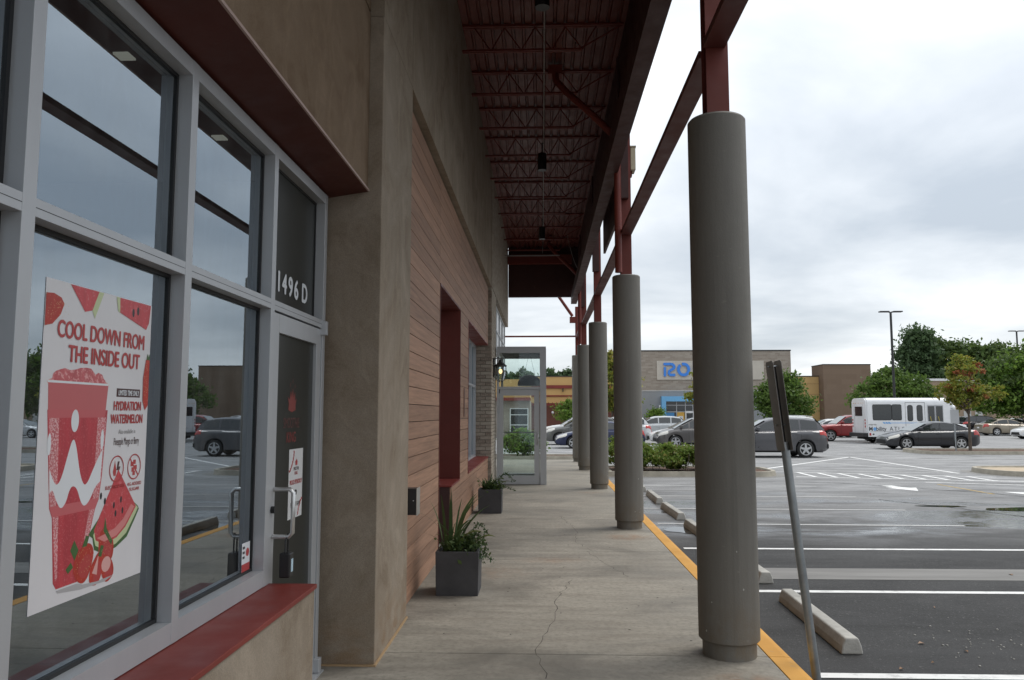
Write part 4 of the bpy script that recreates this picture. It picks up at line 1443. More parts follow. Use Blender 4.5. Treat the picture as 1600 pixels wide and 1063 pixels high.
def planter_plant(x, y, z, label, seed, tall, n_blade, trail):
    rng = random.Random(seed); nr = np.random.default_rng(seed)
    t = empty('planter_plant', (x, y, z)); tag(t, label, 'plant', 'plants in the grey planters')
    m = MB()
    blades(m, n_blade, rng, .10, tall, .013, .75, (-.06, -.02, 0))
    m.build('blade_leaves', M['blade'], t, smooth=60)
    m = MB()
    blades(m, 30, rng, .14, .20, .012, .9)
    m.build('low_leaves', M['blade'], t, smooth=60)
    pos = nr.normal(size=(420, 3)) * np.array([.085, .085, .05]) + np.array([.03, 0, .09])
    leaf_mesh('leaf_mass', pos, .026, M['leaf_dark'], t, nr)['kind'] = 'stuff'
    st = MB(); lp = []
    for k in range(trail):
        a = rng.uniform(-1.0, .9)
        L = rng.uniform(.22, .42); rise = rng.uniform(-.05, .30)
        pts = [(.06 + math.cos(a) * L * u, math.sin(a) * L * u * .7 - .04, .06 + rise * math.sin(u * 2.2) - .10 * u * u) for u in np.linspace(0, 1, 9)]
        st.tube(pts, .003, 4)
        for q in pts[1:]:
            for _ in range(9):
                lp.append((q[0] + rng.gauss(0, .018), q[1] + rng.gauss(0, .018), q[2] + rng.gauss(0, .015)))
    st.build('trailing_stems', M['blade'], t)
    leaf_mesh('trailing_leaves', np.array(lp), .015, M['blade'], t, nr)
    b = MB()
    for dx, dz, ang in ((.10, .06, .1), (-.02, .10, .4)):
        rows = []
        for k in range(8):
            u = k / 7
            w = .040 * math.sin(math.pi * min(1, u * .92 + .06)) + .002
            rows.append([(dx + .26 * u, -.10 - w, dz + .12 * math.sin(u * 2) + w * .3), (dx + .26 * u, -.10, dz + .12 * math.sin(u * 2)), (dx + .26 * u, -.10 + w, dz + .12 * math.sin(u * 2) + w * .3)])
        b.grid(rows)
    b.build('broad_leaf', leaf_mat('broad_leaf', [(.09, .11, .025), (.11, .13, .03)], .2), t, smooth=60)
    return t


planter_plant(-.805, 7.66, .36, 'spiky dark green plant trailing from the near planter', 5, .62, 18, 6)
planter_plant(-.90, 13.72, .36, 'spiky grassy plant in the farther planter', 9, .34, 22, 3)

# leaning sign pole by the near column
sg = empty('leaning_sign', (1.885, 5.62, ZL))
tag(sg, 'leaning metal sign pole with two plates seen edge on', 'sign post')
sg.rotation_euler = (rad(-1.0), rad(-5.6), 0)
MB().cyl((0, 0, -.1), (0, 0, 1.66), .030, n=16).build('pole', M['steel'], sg, smooth=40)
MB().cyl((0, 0, 1.62), (0, 0, 2.2), .012, n=8).build('inner_post', M['dark_metal'], sg)
for x, nm in ((-.031, 'near_plate'), (.026, 'far_plate')):
    pl = []
    w, z0, z1, r = .092, 1.60, 2.24, .025
    for cx, cz, a0 in ((w - r, z1 - r, 0), (-w + r, z1 - r, 90), (-w + r, z0 + r, 180), (w - r, z0 + r, 270)):
        for k in range(5):
            a = rad(a0 + k * 22.5)
            pl.append((cx + r * math.cos(a), cz + r * math.sin(a)))
    MB().prism(pl, 'x', x - .0015, x + .0015).build(nm, M['sign_back'], sg)
bo = MB()
for z in (1.78, 2.2):
    bo.cyl((-.046, 0, z), (.046, 0, z), .008, n=8)
bo.build('bolt', M['steel'], sg)

# ------------------------------------------------------------------ islands, hedge, kerbs
hi = empty('hedge_island'); hi['kind'] = 'structure'


def rounded_island(parent, x0, x1, y0, y1, r, fill, h=.15, round_l=True, round_r=True, kw=.16):
    def outline(k):
        pts = []
        for cx, cy, a0, on in ((x1 - r, y1 - r, 0, round_r), (x0 + r, y1 - r, 90, round_l), (x0 + r, y0 + r, 180, round_l), (x1 - r, y0 + r, 270, round_r)):
            if on:
                for j in range(9):
                    a = rad(a0 + j * 11.25)
                    pts.append((cx + (r - k) * math.cos(a), cy + (r - k) * math.sin(a)))
            else:
                sx = 1 if a0 in (0, 270) else -1; sy = 1 if a0 in (0, 90) else -1
                pts.append((cx + sx * (r - k), cy + sy * (r - k)))
        return pts
    O, O2, I2, I = outline(0), outline(.025), outline(kw - .02), outline(kw)
    n = len(O)
    vs = [(x, y, ZL) for x, y in O] + [(x, y, ZL + h) for x, y in O2] + [(x, y, ZL + h) for x, y in I2] + [(x, y, ZL + h - .06) for x, y in I]
    fs = [(k * n + i, k * n + (i + 1) % n, (k + 1) * n + (i + 1) % n, (k + 1) * n + i) for k in range(3) for i in range(n)]
    MB().add(vs, fs).build('kerb', M['kerb_concrete'], parent, smooth=30)
    MB().poly([(x, y, ZL + h - .05) for x, y in outline(kw - .01)]).build('bed', fill, parent)
    # gutter apron round it
    A = outline(-.32)
    MB().add([(x, y, ZL + .003) for x, y in O] + [(x, y, ZL + .003) for x, y in A], [(i, n + i, n + (i + 1) % n, (i + 1) % n) for i in range(n)]).build('apron', M['band'], parent)


rounded_island(hi, 1.95, 7.1, 23.4, 26.2, .9, M['mulch'], round_l=False)


def hedge(label, x0, x1, y0, y1, h, n, seed):
    t = empty('hedge', ((x0 + x1) / 2, (y0 + y1) / 2, -.05)); tag(t, label, 'hedge', 'clipped hedges in the kerbed island')
    rng = np.random.default_rng(seed)
    lx, ly = (x1 - x0) / 2, (y1 - y0) / 2
    k = int((x1 - x0) * 34)
    cx = rng.uniform(-lx, lx, k); cy = rng.uniform(-ly, ly, k)
    cz = h * (.10 + .84 * rng.uniform(0, 1, k) ** .6) * (1 - .25 * np.abs(cy / ly) ** 3) * (1 - .30 * np.abs(cx / lx) ** 6) * rng.uniform(.9, 1.06, k)
    j = rng.integers(0, k, n)
    pos = np.stack([cx[j], cy[j], cz[j]], 1) + rng.normal(size=(n, 3)) * np.array([.10, .10, .07])
    pos[:, 2] = np.clip(pos[:, 2], .06, None)
    leaf_mesh('foliage', pos, .045, M['leaf_hedge'], t, rng, up=.5)
    m = MB()
    for _ in range(int((x1 - x0) * 7)):
        x, y = rng.uniform(-lx, lx), rng.uniform(-ly, ly)
        m.tube([(x, y, 0), (x + rng.normal() * .08, y + rng.normal() * .08, h * .7)], .010, 4)
    m.build('stems', M['bark'], t)
    return t


hedge('low bright green hedge between the near and second columns', 3.3, 5.85, 23.75, 25.6, .82, 20000, 3)
hedge('darker hedge end seen between the second and third columns', 2.05, 3.2, 23.8, 25.6, 1.0, 10000, 4)

ti = empty('tree_island'); ti['kind'] = 'structure'
rounded_island(ti, 17.7, 31.0, 36.6, 40.0, .9, M['mulch'])
ci = empty('concrete_island'); ci['kind'] = 'structure'
rounded_island(ci, 13.7, 24, 23.6, 26.6, 1.2, pmat('tan_concrete', (.42, .34, .24), .85, .12, 2, .3, 40))
ei = empty('end_island'); ei['kind'] = 'structure'
rounded_island(ei, -6, 1.55, 31.8, 33.6, .5, M['mulch'])
for k in range(4):
    stroke('crossing_hatch', (.45 + k * .34, 29.9), (.60 + k * .34, 31.3), .16, M['line'], .004)
bsh = tree('shrub', 'round green shrub seen through the vestibule door', (-.75, 32.6, 0), [(0, 0, .55, .85, .6, .5)], 60, 3500, .07, M['leaf_bright'], (.03, .3), 21, spread=.3, cat='shrub', up=.5)

# island sign
t = empty('island_sign', (19.62, 38.0, 0)); tag(t, 'small grey sign on a thin post beside the maple trunk', 'sign')
MB().cyl((0, 0, -.15), (0, 0, 1.9), .035, n=8).build('post', M['steel'], t)
box('plate', flat('sign_grey', (.40, .41, .42)), t, -.2, .2, -.045, -.037, 1.25, 1.90)

# maples, far trees
tree('maple_tree', 'young maple turning red and gold on the kerbed island', (20.5, 38.4, -.1),
     [(0, 0, 3.25, 1.15, 1.1, 1.05), (-.15, 0, 4.15, .62, .65, .6), (-.8, .1, 2.95, .75, .8, .45), (.85, 0, 2.8, .85, .8, .55), (0, 0, 2.5, .95, .9, .5)],
     120, 5200, .085, M['leaf_maple'], (.085, 1.7), 31, M['leaf_maple_red'], .09, spread=.20)
tree('maple_tree', 'yellowing tree half hidden behind the second column', (4.95, 55, -.1),
     [(0, 0, 3.9, 1.6, 1.5, 2.3), (.0, 0, 5.2, 1.0, 1.1, 1.0), (2.3, 0, 4.3, .55, .5, .25), (.4, 0, 2.6, 1.4, 1.4, 1.0)], 140, 8000, .13, M['leaf_maple'], (.11, 1.4), 32, spread=.2)
tree('maple_tree', 'sparse yellow green tree in front of the blue letters', (12.6, 57, -.1),
     [(.2, 0, 4.0, 1.7, 1.4, 1.6), (-1.2, 0, 3.2, 1.3, 1.1, .6), (.4, 0, 5.2, 1.3, 1.2, 1.1)], 90, 5200, .13, M['leaf_maple'], (.10, 1.4), 33, spread=.19)
tree('broadleaf_tree', 'dense dark green tree beside the leaning sign', (25.0, 82, -.1),
     [(0, 0, 3.4, 2.6, 2.2, 2.4), (1.2, 0, 2.6, 1.9, 1.7, 1.6), (-1.3, 0, 3.0, 1.8, 1.7, 1.9), (.2, 0, 4.9, 1.6, 1.5, 1.2)], 200, 10000, .17, M['leaf_green'], (.16, 1.0), 34, spread=.24)
tree('broadleaf_tree', 'wide mid green tree behind the white bus', (34.6, 78, -.1),
     [(0, 0, 4.0, 3.4, 2.5, 1.9), (-2.0, 0, 3.3, 2.0, 1.8, 1.6), (2.4, 0, 3.2, 1.9, 1.8, 1.6), (-.6, 0, 5.3, 1.7, 1.5, .9)], 220, 11000, .18, M['leaf_green'], (.16, 1.2), 35, spread=.22)
tree('broadleaf_tree', 'large yellow green tree at the right edge', (44.6, 74, -.1),
     [(0, 0, 4.6, 3.8, 3.0, 3.0), (-2.3, 0, 3.4, 2.2, 2.0, 1.9), (.6, 0, 6.8, 2.2, 2.0, 1.5), (2.5, 0, 4.2, 2.6, 2.2, 2.6)], 260, 15000, .19, M['leaf_bright'], (.2, 1.2), 36, spread=.22, mat2=M['leaf_dark'], frac2=.25)
tree('conifer_tree', 'tall dark pine at the left of the hill trees', (64.3, 135, 0),
     [(0, 0, 10.5, 3.4, 3, 4.5), (-1.5, 0, 7, 3, 3, 3), (0, 0, 14, 2.0, 2, 2.5), (2, 0, 7, 3, 3, 3)], 220, 13000, .34, M['leaf_pine'], (.3, 4), 37, spread=.24)
for i, (x, y, h, s, lb) in enumerate(((70.8, 138, 15.0, 1.2, 'tall spreading dark tree on the hill behind the tan building'), (77.0, 136, 14.0, 1.1, 'rounded dark tree beyond the maple, right of the spreading one'),
                                      (84, 140, 12.5, 1.2, 'dark tree behind the right edge tree'), (60.5, 128, 7.2, .8, 'short dark tree left of the tall pine on the hill'))):
    tree('broadleaf_tree', lb, (x, y, 0), [(0, 0, h - 4 * s, 4.6 * s, 3.5, 3.6 * s), (-2.5 * s, 0, h - 2.6 * s, 3 * s, 3, 2.2 * s), (2.5 * s, 0, h - 6 * s, 3.5 * s, 3, 3 * s), (0, 0, h - 7 * s, 4.4 * s, 3, 3 * s)],
         260, 15000, .36, M['leaf_dark'], (.3, 4), 40 + i, spread=.26)
tree('shrub', 'bright lime green bush in front of the yellow shop', (2.35, 66, 0), [(0, 0, 1.9, 1.35, 1.2, 1.0), (.9, 0, 1.7, 1.0, 1, .8)], 80, 4500, .11, M['leaf_bright'], (.06, .8), 51, spread=.25, cat='bush', up=.5)
tree('shrub', 'small yellowish bush left of the blue store entrance', (13.3, 92, 0), [(0, 0, 1.5, .9, .9, .9)], 40, 1600, .14, M['leaf_bright'], (.06, .6), 52, spread=.3, cat='bush', up=.5)
for i, (x, lb) in enumerate(((2.2, 'small dark pine beyond the yellow shop roof'), (5.3, 'rounder dark pine beyond the yellow shop, beside the far column'), (-3.5, 'dark pine seen through the vestibule transom'), (-8, 'broad dark pine left of the vestibule view'))):
    tree('conifer_tree', lb, (x, 130, 0), [(0, 0, 7.8, 2.2, 2, 1.5), (1.0, 0, 6.8, 2.2, 2, 1.4), (-1.4, 0, 6.4, 2, 2, 1.4)], 60, 3000, .30, M['leaf_pine'], (.25, 5), 60 + i, spread=.25)

# ------------------------------------------------------------------ lamp posts
def lamp_post(x, y, h, label):
    t = empty('lamp_post', (x, y, ZL)); tag(t, label, 'street lamp', 'parking lot lamp posts')
    MB().lathe([(.28, 0), (.28, .75), (.24, .78)], (0, 0, 0), 16).build('footing', M['kerb_concrete'], t, smooth=30)
    MB().cyl((0, 0, .75), (0, 0, h), .105, .085, n=10).build('pole', M['dark_metal'], t, smooth=40)
    for s in (-1, 1):
        hd_ = MB().box(.15 * s if s > 0 else -.85, .85 if s > 0 else -.15, -.2, .2, h - .02, h + .07)
        hd_.box(.05 * s if s > 0 else -.2, .2 if s > 0 else -.05, -.05, .05, h - .05, h + .04)
        hd_.build('lamp_head', M['dark_metal'], t, bevel=.02)
    return t


lamp_post(26.63, 60, 9.6, 'black twin headed lamp post standing behind the bus')
lamp_post(53.9, 90, 11.2, 'distant lamp post at the right edge above the trees')


# ------------------------------------------------------------------ far buildings
def ribbon(m, pts, w, y0, y1, P):
    rows_f, rows_b = [], []
    n = len(pts)
    for i, (u, v) in enumerate(pts):
        a = pts[max(0, i - 1)]; b = pts[min(n - 1, i + 1)]
        d = Vector((b[0] - a[0], b[1] - a[1])).normalized()
        nx, nz = -d.y * w / 2, d.x * w / 2
        rows_f.append([P(u + nx, v + nz, y0), P(u - nx, v - nz, y0), P(u - nx, v - nz, y1), P(u + nx, v + nz, y1), P(u + nx, v + nz, y0)])
    m.grid(rows_f)
    m.add(rows_f[0][:4], [(0, 1, 2, 3)]); m.add(rows_f[-1][:4], [(3, 2, 1, 0)])


rs = empty('big_store', (0, 95, ZL)); tag(rs, 'large brick store with blue ROSS letters and blue framed entrance', 'store')
box('brick_front', M['far_brick'], rs, 9.0, 30.05, 0, 14, 4.65, 9.45)
box('grey_front', pmat('grey_stucco', (.27, .28, .29), .85, .06, .6, .2, 30), rs, 9.0, 30.05, -.03, 14, 0, 4.63)
box('ledge', flat('ledge', (.5, .5, .49)), rs, 8.98, 30.07, -.08, 0, 4.58, 4.68)
box('coping', M['dark_metal'], rs, 8.95, 30.1, -.07, 14, 9.45, 9.58)
box('sign_panel', pmat('sign_panel', (.50, .46, .40), .8, .06, 1, .2), rs, 13.95, 26.8, -.10, 0, 5.98, 8.27)
let = empty('letters', (0, -.10, 0), parent=rs)
blue = flat('letter_blue', (.04, .22, .70), .35)


def arc(cx, cz, rx, rz, a0, a1, n=14):
    return [(cx + rx * math.cos(rad(a0 + (a1 - a0) * i / n)), cz + rz * math.sin(rad(a0 + (a1 - a0) * i / n))) for i in range(n + 1)]


def letter(kind, x):
    m = MB(); z = 6.38; H = 1.66; w = .34

    def P(u, v, y): return (x + u, y, z + v)
    if kind == 'R':
        ribbon(m, [(0, H - w / 2), (.85, H - w / 2)] + arc(.85, H - w / 2 - .34, .42, .34, 90, -60, 10) + [(.66, .64), (.62, .34), (.78, w / 2), (1.38, w / 2)], w * .92, -.16, -.04, P)
        ribbon(m, [(.15, 0), (.15, 1.12)], .27, -.16, -.04, P)
    elif kind == 'O':
        ribbon(m, arc(.75, H / 2, .62, H / 2 - w / 2, 128, 488 - 22, 36), w, -.16, -.04, P)
    else:
        ribbon(m, [(1.30, H - w / 2), (.55, H - w / 2)] + arc(.50, H - w / 2 - .34, .36, .34, 90, 260, 10) + [(.85, .80)] + arc(.88, .17 + .31, .36, .31, 85, -90, 10) + [(.05, w / 2)], w, -.16, -.04, P)
    m.build('letter', blue, let)


letter('R', 14.75); letter('O', 16.4); letter('S', 18.3); letter('S', 20.1)
en = empty('entrance', (0, -.05, 0), parent=rs)
lb2 = flat('portal_blue', (.16, .42, .70), .5)
box('portal', lb2, en, 14.35, 24.0, -.9, 0, 3.35, 3.95)
box('portal_leg', lb2, en, 14.35, 14.85, -.9, 0, 0, 3.35)
box('portal_leg', lb2, en, 23.5, 24.0, -.9, 0, 0, 3.35)
box('glazing', M['far_glass'], en, 14.85, 23.5, -.2, -.02, 0, 3.35)
for x in (16.15, 17.2, 18.1, 19.0, 20.0, 21.2, 22.3):
    box('glazing_bar', M['alu'], en, x, x + .09, -.26, -.2, 0, 3.35)
for z in (2.85, 2.05):
    box('glazing_bar', M['alu'], en, 14.85, 23.5, -.25, -.2, z, z + .09)
box('door_frame', M['white_plastic'], en, 17.2, 21.2, -.34, -.27, 1.95, 2.2)
for x in (17.2, 18.15, 18.95, 19.8, 20.6):
    box('door_frame', M['white_plastic'], en, x, x + .14, -.34, -.27, 0, 1.95)
pa = box('window_poster', flat('poster_blue', (.06, .25, .5)), en, 14.95, 15.9, -.32, -.28, .55, 2.0)
box('poster_print', flat('poster_pink', (.55, .15, .3)), en, 15.1, 15.75, -.335, -.322, .65, 1.2)
pa2 = box('window_poster', flat('poster_gold', (.62, .36, .06)), en, 16.25, 17.1, -.32, -.28, .5, 2.05)
box('poster_print', M['ink_white'], en, 16.4, 16.95, -.335, -.322, .75, 1.6)
box('side_sign', M['white_plastic'], en, 14.05, 14.25, -.6, -.5, 1.6, 2.9)

yb = empty('yellow_store', (0, 96.6, ZL)); tag(yb, 'yellow stucco store wall between the brick store and brown block', 'store')
ym = pmat('yellow_stucco', (.50, .33, .14), .85, .07, .5, .2, 30)
for k in range(4):
    box('panel', ym, yb, 29.9 + k * .99, 29.9 + k * .99 + .98, 0, 3, 0, 6.40)
box('coping', M['dark_metal'], yb, 29.8, 33.86, -.05, 3, 6.40, 6.5)
for z in (2.2, 4.2, 5.5): box('reveal_line', flat('reveal_brown', (.33, .21, .09)), yb, 29.9, 33.86, -.02, 0, z, z + .05)
bb = empty('brown_store', (0, 95, ZL)); tag(bb, 'plain brown block store behind the red pickup', 'store')
bm_ = brick_wall_mat('brown_block', (.175, .125, .09), (.20, .145, .105), (.16, .115, .085), bw=1.2, rh=.6, bump=.2)
box('block_wall', bm_, bb, 33.87, 39.5, 0, 4, 0, 7.75)
box('coping', M['dark_metal'], bb, 33.83, 39.54, -.04, 4, 7.75, 7.84)
tb = empty('tan_store', (0, 100, ZL)); tag(tb, 'low tan store with white roof edge behind the maple', 'store')
tm = pmat('tan_block', (.30, .225, .16), .9, .08, .6, .2, 30)
box('tan_wall', tm, tb, 41.5, 66, 0, 12, 0, 6.0)
box('roof_edge', M['white_plastic'], tb, 41.4, 66.1, -.12, 12, 6.0, 6.28)
for x in (47.6, 49.0, 57.5):
    box('door', flat('tan_door', (.45, .45, .43)), tb, x + 5.2, x + 6.1, -.06, 0, 0, 2.2)
ob = empty('orange_shop', (0, 80, ZL)); tag(ob, 'low yellow shop with red trellis seen past the vestibule', 'store')
om = pmat('amber_stucco', (.52, .33, .13), .85, .06, .6, .2, 30)
box('upper_wall', om, ob, -1.5, 9.0, 0, 10, 2.95, 5.65)
box('lower_wall', pmat('maroon_wall', (.13, .045, .03), .8, .12, 1, .2), ob, -1.5, 9.0, -.01, 10, 0, 2.95)
box('red_band', M['red_metal'], ob, -1.6, 9.05, -.15, 0, 4.45, 4.78)
box('red_band', M['red_metal'], ob, -1.6, 9.05, -.10, 0, 3.62, 3.76)
box('coping', M['dark_metal'], ob, -1.6, 9.05, -.06, 10, 5.65, 5.75)
box('trellis_beam', M['red_metal'], ob, -1.6, 9.05, -1.2, -1.05, 2.70, 2.86)
x = -1.5
while x < 9:
    box('trellis_slat', M['red_metal'], ob, x, x + .10, -1.4, 0, 2.865, 3.0)
    x += .42
MB().ball((1.1, -.2, 2.0), .14, 8).build('wall_light', M['white_plastic'], ob)
box('wall_spur', M['dark_metal'], ob, 2.1, 2.2, -.3, 0, 4.1, 4.45)
ab = empty('brick_shop', (0, 62, ZL)); tag(ab, 'pale brick shop with a dark gridded window behind the vestibule glass', 'store')
box('brick_wall', M['far_brick'], ab, -9.5, -.95, 0, 8, 0, 2.9)
box('parapet', om, ab, -9.5, -.95, -.02, 8, 3.15, 4.6)
box('red_band', M['red_metal'], ab, -9.6, -.9, -.5, 0, 2.9, 3.14)
wn = empty('window', (0, 0, 0), parent=ab)
box('pane', M['far_glass'], wn, -2.5, -1.15, -.03, 0, .35, 2.25)
for x in (-2.55, -1.15): box('frame', M['white_plastic'], wn, x, x + .07, -.08, 0, .3, 2.3)
for z in (.3, .95, 1.75, 2.24): box('frame', M['white_plastic'], wn, -2.48, -1.15, -.075, 0, z, z + .06)
# buildings closing the view to the right of the frame (mirrored in the shop glass)
rb = empty('right_store', (0, 100, ZL)); tag(rb, 'long low store far right beyond the trees', 'store')
box('store_wall', tm, rb, 70, 140, 0, 20, 0, 7)
box('coping', M['white_plastic'], rb, 69.9, 140.1, -.1, 20, 7, 7.3)
fw = np.random.default_rng(77)
fo = empty('far_wood', (0, 0, 0)); fo['kind'] = 'stuff'
P_ = []
for k in range(260):
    x = fw.uniform(90, 260); y = fw.uniform(120, 170) if fw.random() < .6 else fw.uniform(20, 150)
    if y < 115: x = fw.uniform(190, 260)
    c = np.array([x, y, fw.uniform(2.5, 9)])
    P_.append(c + fw.normal(size=(70, 3)) * np.array([2.6, 2.6, 1.6]))
leaf_mesh('treeline', np.clip(np.concatenate(P_), [-1e3, -1e3, -.1], 1e3), .9, M['leaf_dark'], fo, fw)

# ------------------------------------------------------------------ vehicles
SPEC = {
    'sedan': dict(L=4.80, W=1.82, up=[(0, .52), (.06, .64), (.25, .72), (.7, .84), (1.25, .94), (1.5, .97), (3.6, 1.0), (4.2, 1.03), (4.62, 1.02), (4.76, .93), (4.8, .72)],
                  roof=[(1.22, .93), (1.55, 1.10), (2.05, 1.34), (2.5, 1.45), (3.0, 1.455), (3.4, 1.40), (3.85, 1.23), (4.30, 1.035)], ws=(1.27, 2.10), rw=(3.50, 4.22),
                  win=[(1.66, 2.66), (2.74, 3.58), (3.63, 3.92)], wheels=(.95, 3.73), R=.325, seams=(1.55, 2.70, 3.66)),
    'suv': dict(L=4.58, W=1.86, up=[(0, .60), (.05, .82), (.2, .94), (.6, 1.03), (1.15, 1.10), (1.4, 1.12), (3.9, 1.17), (4.35, 1.16), (4.5, 1.08), (4.58, .72)],
                roof=[(1.12, 1.09), (1.5, 1.34), (1.95, 1.58), (2.3, 1.67), (3.0, 1.70), (3.6, 1.68), (4.05, 1.62), (4.22, 1.48), (4.42, 1.17)], ws=(1.17, 1.95), rw=(4.08, 4.40),
                win=[(1.55, 2.45), (2.53, 3.34), (3.42, 4.10)], wheels=(.90, 3.56), R=.36, seams=(1.45, 2.50, 3.38)),
    'van': dict(L=5.15, W=2.0, up=[(0, .55), (.06, .74), (.2, .84), (.6, .95), (1.0, 1.04), (1.3, 1.07), (4.8, 1.12), (5.05, 1.08), (5.15, .72)],
                roof=[(.92, 1.02), (1.4, 1.30), (1.95, 1.58), (2.4, 1.71), (3.2, 1.74), (4.2, 1.73), (4.7, 1.64), (4.88, 1.48), (5.06, 1.11)], ws=(.98, 2.0), rw=(4.72, 5.03),
                win=[(1.30, 1.72), (1.80, 2.85), (2.93, 3.95), (4.03, 4.72)], wheels=(1.0, 4.0), R=.345, seams=(1.72, 2.89, 4.0)),
    'pickup': dict(L=5.30, W=1.87, up=[(0, .66), (.05, .90), (.15, 1.02), (.7, 1.10), (1.35, 1.15), (1.6, 1.17), (3.45, 1.19), (3.55, 1.16), (5.2, 1.16), (5.28, 1.1), (5.30, .75)],
                   roof=[(1.33, 1.14), (1.75, 1.45), (2.05, 1.66), (2.35, 1.76), (2.9, 1.78), (3.25, 1.74), (3.38, 1.60), (3.48, 1.19)], ws=(1.38, 2.12), rw=(3.27, 3.46),
                   win=[(1.72, 2.62), (2.72, 3.26)], wheels=(.92, 4.12), R=.38, seams=(1.62, 2.66, 3.50)),
}


